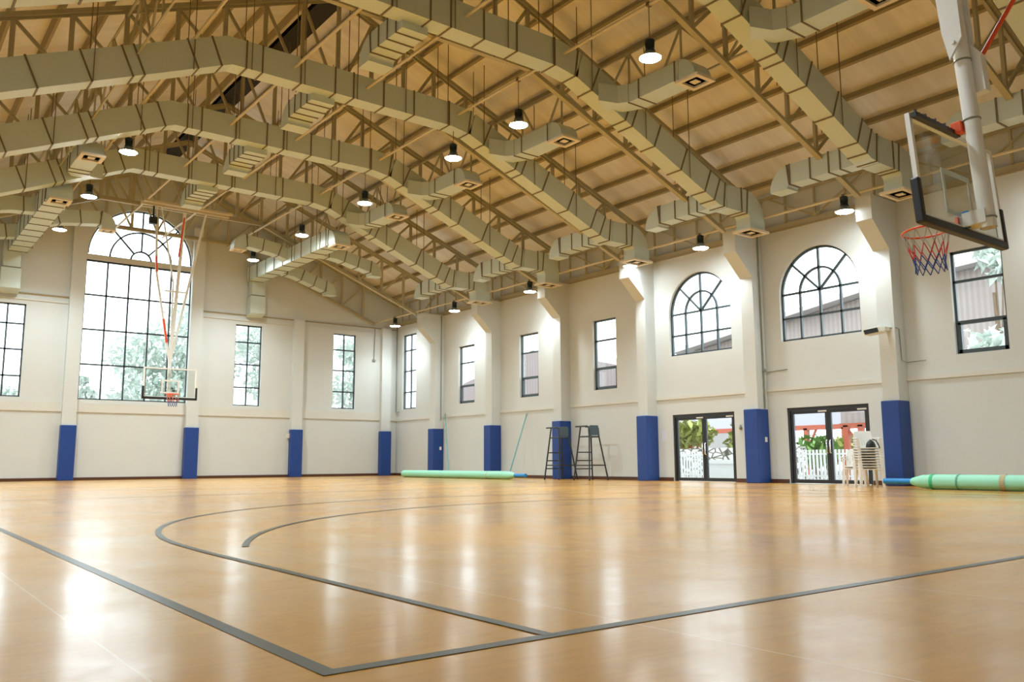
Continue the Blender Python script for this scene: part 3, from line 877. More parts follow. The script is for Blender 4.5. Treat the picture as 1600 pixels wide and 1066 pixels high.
# header ducts from the far end wall
def make_header(s, label):
    cx = 8.87
    X = lambda x: cx + s * (x - cx)
    t = thing('header_duct', label, 'duct', (X(13.55), 36.0, 8.8), 'far end header ducts')
    mb = MB()
    duct_path(mb, [(X(13.6), YF - .02, 6.95 + .25), (X(13.6), YF - .30, 7.3), (X(13.6), YF - .30, 7.9)], (1, 0, 0), .66, .46, seam_at=[.95])
    duct_path(mb, [(X(13.6), YF - .30, 7.9), (X(13.6), YF - .30, 9.12)], (1, 0, 0), .56, .46, seam_at=[.02])
    mb.build('riser', DUCTM, t)
    mb = MB(); duct_path(mb, [(X(13.45), YF - .35, 8.83), (X(13.45), 28.1, 8.80)], (1, 0, 0), .62, .60, seam_at=[.25, 1.2, 2.1, 3.0, 3.9, 4.8, 5.7, 6.6, 7.4, 7.9])
    mb.build('trunk_run', DUCTM, t)
    mb = MB(); q = elbow_down(mb, (X(13.45), 28.1, 8.80), (0, -1, 0), .62, .50, (1, 0, 0), r=.34, drop=.02)
    el = mb.build('end_elbow', DUCTM, t); diffuser(el, (q.x, q.y, q.z - .05), .62, .62)
    def xbranch(y, x0, x1, z0, z1, seams, grille=False):
        mb = MB(); a = Vector((X(x0), y, z0)); b = Vector((X(x1), y, z1)); d = (b - a).normalized()
        m1 = a.lerp(b, .35) + Vector((0, 0, .08))
        Lh = duct_path(mb, [a, m1, b], (0, 1, 0), .46, .46, seam_at=seams)
        sg = 1 if b.x > a.x else -1
        q = elbow_down(mb, b, (sg, 0, 0), .46, .46, (0, 1, 0), r=.28, drop=.08)
        o = mb.build('cross_branch', DUCTM, t)
        if grille: diffuser(o, (q.x, q.y, q.z - .05), .5, .5)
    xbranch(30.2, 13.7, 15.9, 8.80, 8.42, [.4, 1.1, 1.7])
    xbranch(34.2, 13.7, 15.85, 8.86, 8.28, [.4, 1.1, 1.7])
    xbranch(32.0, 13.3, 11.5, 8.84, 9.20, [.5, 1.2], True)
    for yy in (29, 31, 33, 35):
        MB().tube([(X(13.1), yy, 8.5), (X(13.1), yy, roofz(X(13.1)))], .012, 5).build('hanger_rod', M['rod'], t)
make_header(1, 'header duct rising from the far wall, right of the tall window')
make_header(-1, 'header duct rising from the far wall, left of the tall window')

# ------------------------------------------------------------------ high bay lamps
SPOTDATA = {}
def make_lamp(loc, rod, label, group, power=1.0):
    x, y, z = loc
    t = thing('high_bay_lamp', label, 'lamp', loc, group)
    mb = MB().lathe([(0.0, .40), (.085, .40), (.105, .385), (.105, .35), (.075, .30), (.082, .22), (.105, .165), (.11, .15), (.0, .15)], (x, y, z), 20)
    for k in range(14):
        a = 2 * PI * k / 14; ca, sa = math.cos(a), math.sin(a)
        mb.beam((x + .075 * ca, y + .075 * sa, z + .19), (x + .085 * ca, y + .085 * sa, z + .36), .008, .03, up=(ca, sa, 0))
    mb.build('heat_sink', M['heatsink'], t)
    MB().lathe([(.088, .165), (.088, .12), (.13, .105), (.15, .07), (.225, .02), (.24, .0), (.232, .0), (.218, .012), (.14, .065), (.085, .11)], (x, y, z), 28).build('reflector', M['reflector'], t)
    mb = MB().lathe([(.226, .008), (.20, -.012), (.12, -.024), (.0, -.028)], (x, y, z), 28)
    mb.build('lens', M['lampglow'], t)
    if power not in SPOTDATA:
        sd = SPOTDATA[power] = bpy.data.lights.new('lamp_beam', 'SPOT'); sd.energy = SPOT * power; sd.spot_size = math.radians(136)
        sd.spot_blend = 0.8; sd.shadow_soft_size = 0.2; sd.color = (0.84, 0.955, 1.0)
    so = bpy.data.objects.new('lamp_beam', SPOTDATA[power]); C.objects.link(so); so.parent = t; so.location = (0, 0, -0.05)
    MB().tube([(x, y, z + .39), (x, y, z + rod)], .010, 6).build('hanger_rod', M['rod'], t)
    MB().box(x - .05, x + .05, y - .035, y + .035, z + rod - .03, z + rod + .06).build('pipe_clamp', M['rod'], t)
    return t
ly = [(11.35, 11.58), (15.75, 16.3), (18.65, 19.24), (23.75, 24.5), (28.6, 29.6), (33.4, 34.6)]
nm = ('nearest', 'second nearest', 'third', 'fourth', 'fifth', 'farthest')
l1 = make_lamp((12.35, 7.0, 8.84), 1.17, 'lit high bay lamp of the middle row, above the near court end', 'high bay lamps of the middle row')
l2 = make_lamp((19.70, 7.0, 6.95), .40, 'lit high bay lamp of the door wall row, behind the near basket', 'high bay lamps of the door wall row', .26)
l3 = make_lamp((5.24, 7.0, 8.95), 1.06, 'lit high bay lamp of the row over the opposite half, above the near court end', 'high bay lamps of the opposite half')
l4 = make_lamp((-1.10, 7.0, 6.95), .40, 'lit high bay lamp of the opposite wall row, above the near court end', 'high bay lamps of the opposite wall row', .32)
for i, (ya, yb) in enumerate(ly):
    dup(l1, (12.35, ya, 8.84), 'lit high bay lamp of the middle row, %s of the six in view' % nm[i])
    dup(l2, (19.70, yb, 6.95), 'lit high bay lamp of the door wall row, %s of the six in view' % nm[i])
    far3 = {3: 'nearest', 4: 'second', 5: 'farthest'}
    if i > 2: dup(l3, (5.24, ya, 8.95), 'lit high bay lamp left of the tall window, %s of three' % far3[i])
    dup(l4, (-1.10, yb, 6.95), 'lit high bay lamp of the opposite wall row, %s row' % nm[i])

# ------------------------------------------------------------------ basketball hoops
def make_hoop(name, label, s, yb, tilt, group=None):
    """s=+1: faces +y (near basket). local frame: origin at the board centre bottom; then rotated"""
    bxc = 8.78; zb = 2.93
    org = Vector((bxc, yb, zb))
    t = thing(name, label, 'basketball hoop', org)
    def P(x, d, z):            # d = distance in front of the board face
        return (bxc + x, yb + s * d, zb + z)
    def bx_(mb, x0, x1, d0, d1, z0, z1):
        a, b = sorted((yb + s * d0, yb + s * d1)); mb.box(bxc + x0, bxc + x1, a, b, zb + z0, zb + z1)
    W_, Hh = (.915 if s < 0 else .885), 1.07
    mb = MB(); bx_(mb, -W_ + .03, W_ - .03, -.015, 0, .03, Hh - .03); board = mb.build('backboard_glass', M['bglass'], t)
    # painted border + target square on the glass
    mb = MB()
    for x0, x1, z0, z1 in ((-.305, .305, .59, .645), (-.305, .305, .16, .215), (-.305, -.25, .215, .59), (.25, .305, .215, .59)):
        bx_(mb, x0, x1, .001, .004, z0, z1)
    mb.build('target_square', M['white'], board, label='white painted target square')
    mb = MB()
    for x0, x1, z0, z1 in ((-W_, W_, Hh - .05, Hh), (-W_, W_, 0, .05), (-W_, -W_ + .05, .05, Hh - .05), (W_ - .05, W_, .05, Hh - .05)):
        bx_(mb, x0, x1, -.035, .012, z0, z1)
    mb.build('backboard_frame', M['white'], t)
    mb = MB()
    bx_(mb, -W_ - .02, W_ + .02, -.05, .035, -.055, .03)
    for x in (-W_, W_): bx_(mb, x - .035, x + .035, -.05, .035, -.05, .40)
    mb.build('edge_padding', M['black'], t, bevel=.015, label='black rubber edge padding')
    # rim, bracket, net
    rr = .229; cd = .15 + rr
    rc = Vector(P(0, cd, .12))
    mb = MB(); n = 32
    mb.tube([(rc.x + rr * math.cos(2 * PI * i / n), rc.y + rr * math.sin(2 * PI * i / n), rc.z) for i in range(n)], .011, 8, closed=True)
    for q in (-.07, .07): mb.tube([P(q, .02, .10), P(q * 1.5, .16, .115)], .010, 6)
    mb.tube([P(-.10, .02, .05), P(0, .16, .115), P(.10, .02, .05)], .009, 6)
    bx_(mb, -.10, .10, .0, .025, .02, .15)
    rim = mb.build('rim', M['orange'], t)
    mb = MB()
    rings = [(rr, 0.0), (.195, -.16), (.160, -.28), (.145, -.36), (.150, -.44)]
    k = 12
    def np(i, j):
        a = 2 * PI * (j + (0.5 if i % 2 else 0)) / k; r, z = rings[i]
        return (rc.x + r * math.cos(a), rc.y + r * math.sin(a), rc.z + z)
    for i in range(len(rings) - 1):
        mb.cur = 0 if i == 0 else (1 if i == 1 else 2)
        for j in range(k):
            if i % 2 == 0: ends = (j, j - 1) if i else (j, j - 1)
            else: ends = (j, j + 1)
            for e in ends: mb.tube([np(i, j), np(i + 1, e)], .0055, 4, caps=False)
    mb.build('net', [M['net_w'], M['net_r'], M['net_b']], rim, label='white, red and blue cord net')
    return t, P, bx_
# near basket, hung from the roof, its mast leaning
tn, P, bx_ = make_hoop('ceiling_hung_hoop', 'large ceiling hung basketball hoop with glass backboard near the door wall', 1, 3.87, 0)
mb = MB()
mb.tube([P(0.0, -.24, -.02), P(0.0, -.24, 2.1), P(0, -.24, 2.75)], .078, 20, caps=False)
mb.tube([P(0.0, -.24, 2.75), P(0.0, -.24, -.02)], .066, 20, caps=False)
mast = mb.build('mast', M['white'], tn)
mb = MB()
for z in (.08, 1.13, 1.78): mb.tube([P(.081 * math.cos(2 * PI * i / 20), -.24 + .081 * math.sin(2 * PI * i / 20), z) for i in range(20)], .010, 6, closed=True)
mb.build('clamp_ring', M['conduit'], mast)
mb = MB(); bx_(mb, -.09, .09, -.26, -.04, .03, .17); bx_(mb, -.055, .055, -.16, .0, .05, .15); mb.build('mount_bracket', M['white'], tn)
mb = MB(); bx_(mb, -.05, -.03, -.09, -.03, .02, .20); mb.build('bracket_pad', M['core'], tn)
mb = MB()   # upper control bar with fixings along the top of the board
bx_(mb, -.88, .03, -.10, -.05, 1.01, 1.06)
for i in range(13):
    x = -.85 + i * .065
    bx_(mb, x, x + .018, -.09, -.07, 1.06, 1.06 + .015 + .02 * ((i * 7) % 3 == 0))
mb.build('top_bar', M['black'], tn, label='dark bar of fixings along the backboard top')
mb = MB(); bx_(mb, -.09, .03, -.17, -.06, 1.02, 1.14); bx_(mb, .03, .09, -.15, -.08, 1.05, 1.11); mb.build('lock_block', M['orange'], tn, bevel=.01, label='orange lock block')
# upper yoke: two pointed plates straddling the mast, with frame arms to the roof
mb = MB()
for x in (-.15, .10):
    mb.prism([(bp[0], bp[1]) for bp in ((3.87 - .33, 2.93 + 1.98), (3.87 - .18, 2.93 + 1.78), (3.87 - .14, 2.93 + 2.1), (3.87 - .12, 2.93 + 3.2), (3.87 - .36, 2.93 + 3.2))], 'x', 8.78 + x, 8.78 + x + .03)
mb.tube([P(-.17, -.24, 1.95), P(.15, -.24, 1.95)], .022, 8)
mb.build('yoke_plate', M['white'], tn)
mb = MB()
for x in (-1, 1):
    mb.tube([P(x * .12, -.24, 2.5), P(x * .9, -.24, 7.05)], .045, 10)
mb.build('drop_frame', M['white'], tn)
mb = MB(); bx_(mb, .05, .17, -.40, -.26, 1.42, 1.80); mb.prism([(3.87 - .42, 2.93 + 1.80), (3.87 - .24, 2.93 + 1.80), (3.87 - .30, 2.93 + 1.98)], 'x', 8.83, 8.95); mb.build('brace_bracket', M['white'], tn)
mb = MB(); mb.tube([P(.12, -.34, 1.76), P(1.9, -2.2, 5.6)], .024, 10); mb.build('brace_rod', M['orange'], tn, label='red orange brace rod')
tn.rotation_euler = (-math.radians(3.8), 0, 0)
# far basket
tf, P, bx_ = make_hoop('ceiling_hung_hoop', 'far ceiling hung basketball hoop in front of the tall window', -1, 31.4, 0)
mb = MB(); mb.tube([P(0, -.20, -.02), P(0, -.20, 1.4), P(.28, -.25, 6.9)], .06, 12); mb.build('mast', M['white'], tf)
mb = MB(); mb.tube([P(-.02, -.2, 1.3), P(-.62, -.25, 4.6), P(-.72, -.25, 7.0)], .04, 10); mb.build('drop_frame', M['white'], tf)
mb = MB(); mb.tube([P(.02, -.2, 1.4), P(1.05, -.25, 7.0)], .04, 10); mb.build('drop_frame', M['white'], tf)
mb = MB(); mb.tube([P(0, -.2, 2.0), P(-.02, -.22, 4.2), P(-.55, -.25, 7.0)], .03, 8); mb.build('fold_arm', M['white'], tf)
mb = MB(); mb.tube([P(-.16, -.16, 2.0), P(-.30, -.18, 2.85)], .04, 10); mb.build('brace_sleeve', M['orange'], tf, label='orange red brace sleeve')
mb = MB(); mb.tube([P(-.60, -.2, 4.55), P(-.66, -.2, 5.1)], .035, 8); mb.tube([P(.12, -.2, 5.2), P(.26, -.2, 6.7)], .03, 8); mb.build('brace_sleeve', M['orange'], tf, label='orange red brace sleeve')
mb = MB(); mb.beam(P(-.3, -.25, 3.9), P(.5, -.25, 3.9), .05); mb.build('spreader', M['white'], tf)
mb = MB(); bx_(mb, -.95, -.70, -.35, -.15, 6.30, 6.55); mb.tube([P(-.82, -.25, 6.5), P(-.82, -.25, 7.08)], .03, 8); mb.build('winch_motor', M['black'], tf, label='black winch motor')
MB().beam((7.5, 31.65, 9.95), (10.7, 31.65, 9.95), .10).build('hanger_beam', M['pipe'], tf); MB().beam((7.5, 31.25, 9.95), (10.7, 31.25, 9.95), .08).build('hanger_beam', M['pipe'], tf)

# ------------------------------------------------------------------ rolled mats
def mat_roll(name, label, x, ya, yb, r, straps, coreend, label2=None):
    """ya = tapered end with the core sticking out, yb = other end"""
    d = 1 if yb > ya else -1
    t = thing(name, label, 'rolled mat', (x, (ya + yb) / 2, 0))
    mb = MB(); prof = []
    ns = 26; Ltot = abs(yb - ya)
    pts = []; rs = []
    for i in range(ns + 1):
        s = Ltot * i / ns
        pts.append((x, ya + d * s, r)); 
    prof = [(.055, 0), (.075, 0.02), (r * .62, .10), (r * .9, .26), (r * .985, .48), (r, .6)] + [(r * (1 + .012 * math.sin(i * 2.3)), .6 + (Ltot - .65) * i / 14) for i in range(1, 15)] + [(r * .93, Ltot), (0.0, Ltot - .01)]
    n = 24; vs = []; fs = []
    for rr, s in prof:
        for j in range(n):
            a = 2 * PI * j / n; zz = r + rr * math.sin(a) * .97
            vs.append((x + rr * math.cos(a) * 1.05, ya + d * s, max(.002, zz)))
    for i in range(len(prof) - 1):
        for j in range(n): fs.append((i * n + j, i * n + (j + 1) % n, (i + 1) * n + (j + 1) % n, (i + 1) * n + j))
    mb.smooth = True; mb._add(vs, fs); mb.build('rolled_sheet', M['mint'], t)
    mb = MB(); mb.tube([(x, ya - d * coreend, r), (x, ya + d * .2, r)], .062, 16); mb.build('core_tube', M['core'], t, label='bright blue core tube')
    if coreend < .6: MB().tube([(x, ya - d * coreend - d * .004, r), (x, ya - d * coreend + d * .03, r)], .045, 14).build('core_hole', M['black'], t)
    for s, m, w in straps:
        vs = []; 
        mb = MB(); fr = []
        for e in (-w / 2, w / 2):
            fr.append([(x + (r * 1.05 + .006) * 1.03 * math.cos(2 * PI * j / 24), ya + d * (s + e), max(.003, r + (r * .98 + .006) * math.sin(2 * PI * j / 24))) for j in range(24)])
        mb._add(fr[0] + fr[1], [(j, (j + 1) % 24, 24 + (j + 1) % 24, 24 + j) for j in range(24)])
        mb.build('strap', M[m], t)
    return t
mat_roll('mat_roll', 'long mint green rolled mat along the wall under two leaning poles', 18.75, 24.25, 32.0, .150, [(1.55, 'tan_strap', .03)], .62)
r_ = mat_roll('mat_roll', 'mint green rolled mat wrapped in tape beside the blue pad, blue core showing', 18.55, 9.72, 5.6, .165, [(.50, 'green_strap', .06), (1.05, 'darkgreen_strap', .035), (1.95, 'tan_strap', .10)], .62)

# ------------------------------------------------------------------ leaning poles
for a, b, lab in (((20.83, 32.02, 2.75), (18.98, 28.85, .02), 'thin teal pole leaning beside the farther blue pad'),
                  ((20.83, 26.15, 2.50), (19.05, 25.05, .02), 'thin teal pole leaning on bare wall right of a blue pad')):
    t = thing('leaning_pole', lab, 'pole', b, 'leaning teal poles')
    MB().tube([b, a], .024, 10).build('pole_tube', M['teal'], t)
    d = (Vector(a) - Vector(b)).normalized()
    MB().tube([Vector(b), Vector(b) + d * .06], .034, 10).build('foot_cap', M['black'], t)
    MB().tube([Vector(a) - d * .10, Vector(a)], .03, 10).build('end_sleeve', M['conduit'], t)

# ------------------------------------------------------------------ umpire chairs
def make_umpire(loc, label):
    x, y, z = loc
    t = thing('umpire_chair', label, 'chair', loc, 'umpire chairs')
    m = M['chairsteel']; R = .026
    fy, ry = .42, -.36          # feet: front (towards +y) and rear
    top = 1.82; sz = 1.46
    for s in (-1, 1):
        MB().tube([(x + s * .43, y + fy, 0), (x + s * .235, y + .26, top)], R, 8).build('front_leg', m, t)
        MB().tube([(x + s * .43, y + ry, 0), (x + s * .225, y - .16, sz), (x + s * .22, y - .13, top - .06), (x + s * .22, y - .06, top)], R, 8).build('rear_leg', m, t)
        MB().tube([(x + s * .235, y - .08, top), (x + s * .235, y + .30, top), (x + s * .235, y + .52, top - .0)], R, 8).build('arm_rail', m, t)
        MB().tube([(x + s * .375, y + .37, .50), (x + s * .37, y - .31, .50)], R * .8, 8).build('side_rail', m, t)
        MB().tube([(x + s * .27, y + .30, sz), (x + s * .225, y - .17, sz)], R * .8, 8).build('seat_rail', m, t)
        for e in (fy, ry): MB().tube([(x + s * .43, y + e, 0), (x + s * .427, y + e * .995, .035)], .028, 8).build('foot_cap', M['black'], t)
    for zz in (.38, .66, .94):
        k = zz / top
        MB().tube([(x - .43 + .195 * k, y + fy - .16 * k, zz), (x + .43 - .195 * k, y + fy - .16 * k, zz)], R * .75, 8).build('ladder_rung', m, t)
    MB().tube([(x - .37, y - .31, .50), (x + .37, y - .31, .50)], R * .8, 8).build('rear_rail', m, t)
    MB().box(x - .22, x + .22, y - .16, y + .26, sz, sz + .035).build('seat', M['chairseat'], t, bevel=.012)
    mb = MB()
    mb.prism([(x - .21, sz + .05), (x + .21, sz + .05), (x + .19, top + .03), (x - .19, top + .03)], 'y', y - .17, y - .145)
    mb.build('backrest', M['chairseat'], t, bevel=.008)
    return t
u = make_umpire((19.9, 23.05, 0), 'dark steel umpire chair in front of a blue pad')
dup(u, (19.95, 21.55, 0), 'dark steel umpire chair against bare wall, right of the other one')

# ------------------------------------------------------------------ plastic chairs
def make_plastic(loc, label, rot):
    t = thing('plastic_chair', label, 'chair', (0, 0, 0), 'white plastic chairs')
    m = M['plastic']
    # seat: dished slab with slots
    mb = MB()
    for i in range(6):
        x0 = -.20 + i * .068; mb.box(x0, x0 + .05, -.20, .20, .405, .425)
    mb.box(-.225, .225, .17, .225, .410, .428); mb.box(-.225, .225, -.215, -.17, .41, .428)
    mb.box(-.23, -.195, -.20, .20, .408, .428); mb.box(.195, .23, -.20, .20, .408, .428)
    mb.build('seat', m, t, bevel=.006)
    # back: curved frame with slats
    mb = MB(); n = 8
    def bp(u, v):   # u across -1..1, v up 0..1
        return (u * (.215 - .03 * v * v), -.205 - .10 * v - .02 * (1 - u * u), .43 + .40 * v)
    for i in range(7):
        u0 = -1 + 2 * i / 7 + .05; u1 = -1 + 2 * (i + 1) / 7 - .05
        for j in range(6):
            v0, v1 = .12 + .7 * j / 6, .12 + .7 * (j + 1) / 6
            a = [bp(u0, v0), bp(u1, v0), bp(u1, v1), bp(u0, v1)]
            b = [(p[0], p[1] - .012, p[2]) for p in a]
            mb._add(a + b, [(0, 1, 2, 3), (7, 6, 5, 4), (0, 4, 5, 1), (2, 6, 7, 3), (1, 5, 6, 2), (3, 7, 4, 0)])
    for (va, vb, ua, ub) in ((0, .13, -1, 1), (.82, 1, -1, 1), (0, 1, -1.06, -.9), (0, 1, .9, 1.06)):
        for j in range(6):
            for i in range(6):
                u0, u1 = ua + (ub - ua) * i / 6, ua + (ub - ua) * (i + 1) / 6
                v0, v1 = va + (vb - va) * j / 6, va + (vb - va) * (j + 1) / 6
                a = [bp(u0, v0), bp(u1, v0), bp(u1, v1), bp(u0, v1)]; b = [(p[0], p[1] - .016, p[2]) for p in a]
                mb._add(a + b, [(0, 1, 2, 3), (7, 6, 5, 4), (0, 4, 5, 1), (2, 6, 7, 3), (1, 5, 6, 2), (3, 7, 4, 0)])
    mb.build('backrest', m, t)
    for sx in (-1, 1):
        fr = [[(sx * .255 + a, .205 + b, 0) for a, b in ((-.022, -.02), (.022, -.02), (.022, .02), (-.022, .02))],
              [(sx * .225 + a, .195 + b, .41) for a, b in ((-.03, -.022), (.03, -.022), (.03, .022), (-.03, .022))],
              [(sx * .25 + a, .17 + b, .64) for a, b in ((-.025, -.02), (.025, -.02), (.025, .02), (-.025, .02))]]
        MB().sweep(fr).build('front_leg', m, t)
        fr = [[(sx * .245 + a, -.275 + b, 0) for a, b in ((-.022, -.02), (.022, -.02), (.022, .02), (-.022, .02))],
              [(sx * .215 + a, -.215 + b, .43) for a, b in ((-.03, -.022), (.03, -.022), (.03, .022), (-.03, .022))]]
        MB().sweep(fr).build('rear_leg', m, t)
        fr = [[(sx * .255 + a, .20, .64 + b) for a, b in ((-.03, -.012), (.03, -.012), (.03, .012), (-.03, .012))],
              [(sx * .265 + a, .02, .655 + b) for a, b in ((-.03, -.012), (.03, -.012), (.03, .012), (-.03, .012))],
              [(sx * .225 + a, -.25, .66 + b) for a, b in ((-.025, -.012), (.025, -.012), (.025, .012), (-.025, .012))]]
        MB().sweep(fr).build('armrest', m, t)
    t.location = loc; t.rotation_euler = (0, 0, rot)
    return t
SX, SY, SR = 18.95, 10.92, math.radians(136)
on = ['lowest white plastic chair of the tall stack, its feet on the floor', 'second', 'third', 'fourth', 'fifth', 'sixth', 'seventh', 'eighth', 'topmost white plastic chair of the tall stack, a black bag on its seat']
c0 = make_plastic((SX, SY, 0), on[0], SR)
for k in range(1, 9):
    lab = on[k] if k == 8 else '%s white plastic chair from the bottom of the tall stack' % on[k]
    dup(c0, (SX + .012 * k * math.sin(SR), SY - .012 * k * math.cos(SR), .062 * k), lab, SR)
dup(c0, (19.75, 11.75, 0), 'lower white plastic chair of the short pair behind the tall stack', math.radians(112))
dup(c0, (19.75 + .01, 11.75 + .01, .062), 'upper white plastic chair of the short pair behind the tall stack', math.radians(112))
# black bag lying on the top chair
bz0 = .062 * 8 + .43
t = thing('shoulder_bag', 'black bag with a hanging strap on top of the white chair stack', 'bag', (SX + .09, SY - .07, bz0))
mb = MB(); n = 16; vs = []; fs = []
for i in range(7):
    v = i / 6; rr = .14 * (1 - .15 * v) * math.sqrt(max(.02, 1 - (v * .97) ** 3))
    for j in range(n):
        a = 2 * PI * j / n
        vs.append((SX + .05 + rr * 1.0 * math.cos(a), SY - .05 + rr * .75 * math.sin(a), bz0 + .002 + .17 * v * (1 + .1 * math.sin(2 * a + 1))))
for i in range(6):
    for j in range(n): fs.append((i * n + j, i * n + (j + 1) % n, (i + 1) * n + (j + 1) % n, (i + 1) * n + j))
fs.append(tuple(range(6 * n, 7 * n))); fs.append(tuple(reversed(range(n))))
mb.smooth = True; mb._add(vs, fs); mb.build('bag_body', M['black'], t)
mb = MB(); mb.tube([(SX + .05, SY - .10, bz0 + .19), (SX + .03, SY - .20, bz0 + .16), (SX - .02, SY - .29, bz0 + .04), (SX - .05, SY - .32, bz0 - .02)], .016, 6); mb.build('bag_strap', M['black'], t)

# ------------------------------------------------------------------ small wall fittings
def fitting(name, label, cat, mb, m, org):
    return tag(mb.build(name, M[m], org=org), label, cat)
y = 15.27 - HW - .03
fitting('conduit_pipe', 'grey conduit running down the side of the pilaster between the glass doors', 'conduit',
        MB().tube([(XR - .16, y, 2.12), (XR - .16, y, EAVE - .05)], .022, 8), 'conduit', (XR - .16, y, 2.12))
fitting('junction_box', 'small round grey junction box halfway up the conduit between the doors', 'junction box',
        MB().lathe([(0, -.02), (.05, -.02), (.05, .03), (0, .03)], (XR - .16, y - .03, 3.22), 14, axis='y'), 'conduit', (XR - .16, y, 3.22))
fitting('conduit_pipe', 'short grey conduit spur running level from the round junction box', 'conduit',
        MB().tube([(XR - .14, y - .01, 3.2), (XR - .014, y - .03, 3.17), (XR - .014, y - .70, 3.20)], .013, 8), 'conduit', (XR - .03, y - .1, 3.2))
y = 32.46 - HW - .03
fitting('conduit_pipe', 'thin grey conduit down the pilaster behind the farther leaning pole', 'conduit',
        MB().tube([(XR - .16, y, 2.5), (XR - .16, y, EAVE - .05)], .022, 8), 'conduit', (XR - .16, y, 2.5))
fitting('conduit_pipe', 'thin grey conduit down the far corner of the room', 'conduit',
        MB().tube([(XR - .04, YF - .06, EAVE - .05), (XR - .04, YF - .06, 3.05), (XR - .04, YF - .35, 3.02)], .022, 8), 'conduit', (XR - .04, YF - .06, 3.05))
fitting('conduit_pipe', 'thin pale conduit hanging down the end wall from its corner truss', 'conduit',
        MB().tube([(19.66, YF - .03, 7.1), (19.62, YF - .03, 5.52)], .018, 8), 'conduit', (19.62, YF - .03, 5.5))
fitting('wall_sensor', 'tiny dark sensor at the foot of the end wall conduit', 'sensor',
        MB().box(19.55, 19.69, YF - .07, YF, 5.46, 5.54), 'conduit', (19.62, YF, 5.46))
t = thing('flood_light', 'flat floodlight on the pilaster beside the arched window', 'light fitting', (20.2, 11.32, 3.86))
MB().prism([(11.52, 3.90), (11.05, 3.94), (11.00, 3.80), (11.46, 3.76)], 'x', 20.05, 20.35).build('housing', M['cream_box'], t, bevel=.01)
MB().prism([(11.47, 3.885), (11.10, 3.915), (11.07, 3.80), (11.43, 3.775)], 'x', 20.035, 20.06).build('lamp_face', M['black'], t, label='dark louvred lamp face')
MB().box(20.2, 20.44, 10.98, 11.08, 3.84, 3.94).build('wall_bracket', M['cream_box'], t)
y = 11.08 - HW - .02
fitting('cable', 'thin cable running down the pilaster from the floodlight to the wall ledge', 'cable',
        MB().tube([(20.40, 11.0, 3.92), (20.50, y, 3.92), (20.62, y, 3.90), (20.66, y, 3.10), (20.85, y - .02, 3.06), (20.87, y - .5, 3.08)], .010, 6), 'conduit', (20.66, y, 3.1))
fitting('paper_notice', 'pale lilac paper sheet on the wall left of a glass door', 'notice',
        MB().box(XR - .006, XR, 18.98, 19.16, 1.28, 1.62), 'paper', (XR, 19.07, 1.28))
fitting('door_bell', 'small grey door bell on the wall between a glass door and a blue pad', 'bell',
        MB().lathe([(0, 0), (.035, 0), (.05, .05), (.03, .09), (.02, .14), (0, .15)], (XR - .035, 16.02, 1.55), 12), 'conduit', (XR, 16.02, 1.55))
fitting('wall_speaker_box', 'small cream box on the end wall beside a blue pad', 'wall box',
        MB().box(15.34, 15.44, YF - .10, YF, 1.72, 1.92), 'cream_box', (15.39, YF, 1.72))
fitting('door_mat', 'thin dark floor strip at the sill of the glass door by the chairs', 'floor strip',
        MB().box(20.2, 20.75, 12.9, 14.2, .001, .008), 'conduit', (20.5, 13.5, 0))

# ------------------------------------------------------------------ outdoors
gr = MB().box(-40, 110, -40, 110, -.30, -.13).build('ground', M['ground'], kind='structure', label='pale paving outside the hall')
def fence(y0, y1, x, label):
    t = thing('picket_fence', label, 'fence', (x, (y0 + y1) / 2, -.13), 'white picket fences')
    for z in (.12, .80): MB().box(x - .02, x + .02, y0, y1, z, z + .05).build('rail', M['fence'], t)
    n = int((y1 - y0) / .125)
    for i in range(n):
        y = y0 + (i + .5) * (y1 - y0) / n
        MB().box(x - .045, x - .02, y - .033, y + .033, -.13, .96).build('picket', M['fence'], t)
    for y in (y0, y1): MB().box(x - .05, x + .05, y - .05, y + .05, -.13, 1.05).build('post', M['fence'], t)
fence(12.9, 17.0, 24.0, 'white picket fence outside the glass door by the chairs')
fence(20.0, 22.4, 24.0, 'white picket fence outside the glass door by the lilac notice')
t = thing('planter_wall', 'low plain white wall outside the far glass door', 'wall', (24.1, 19.0, -.13))
MB().box(24.0, 24.2, 18.1, 19.9, -.13, .52).build('wall_body', M['fence'], t); MB().box(23.96, 24.24, 18.06, 19.94, .52, .66).build('coping', M['fence'], t)
t = thing('retaining_wall', 'pale rubble stone wall beyond the far glass door', 'wall', (29, 24, -.13))
MB().box(28.6, 29.4, 19.5, 30, -.13, 1.15).build('stone_face', M['stone'], t)
# shed with open ground floor on red posts
t = thing('shed', 'large pinkish shed with pale fascia on red posts beyond the doors', 'building', (44, 28, -.13))
MB().box(40, 40.2, 14, 34, 2.45, 4.6).build('fascia', M['fascia'], t, label='pale fascia boards')
mb = MB(); mb.prism([(14, 4.6), (34, 4.6), (34, 7.2), (21.5, 9.0), (14, 9.6)], 'x', 40.1, 40.3); mb.build('gable_wall', M['shedwall'], t)
mb = MB(); mb.prism([(13, 9.65), (21.5, 9.05), (35, 7.1), (35, 7.35), (21.5, 9.3), (13, 9.9)], 'x', 39.2, 60); mb.build('roof', M['shedroof'], t)
MB().box(39.95, 40.2, 14, 34, 2.20, 2.45).build('beam', M['redsteel'], t)
for y in (14.2, 17.5, 20.5, 23.4, 24.3, 26.5, 30, 33.5): MB().box(39.95, 40.2, y - .11, y + .11, -.13, 2.3).build('post', M['redsteel'], t)
for a, b in ((26.5, 25.9), (23.4, 24.3), (30, 29.2)):
    MB().beam((40.05, a, 1.1), (40.05, b, 2.25), .10).build('knee_brace', M['redsteel'], t)
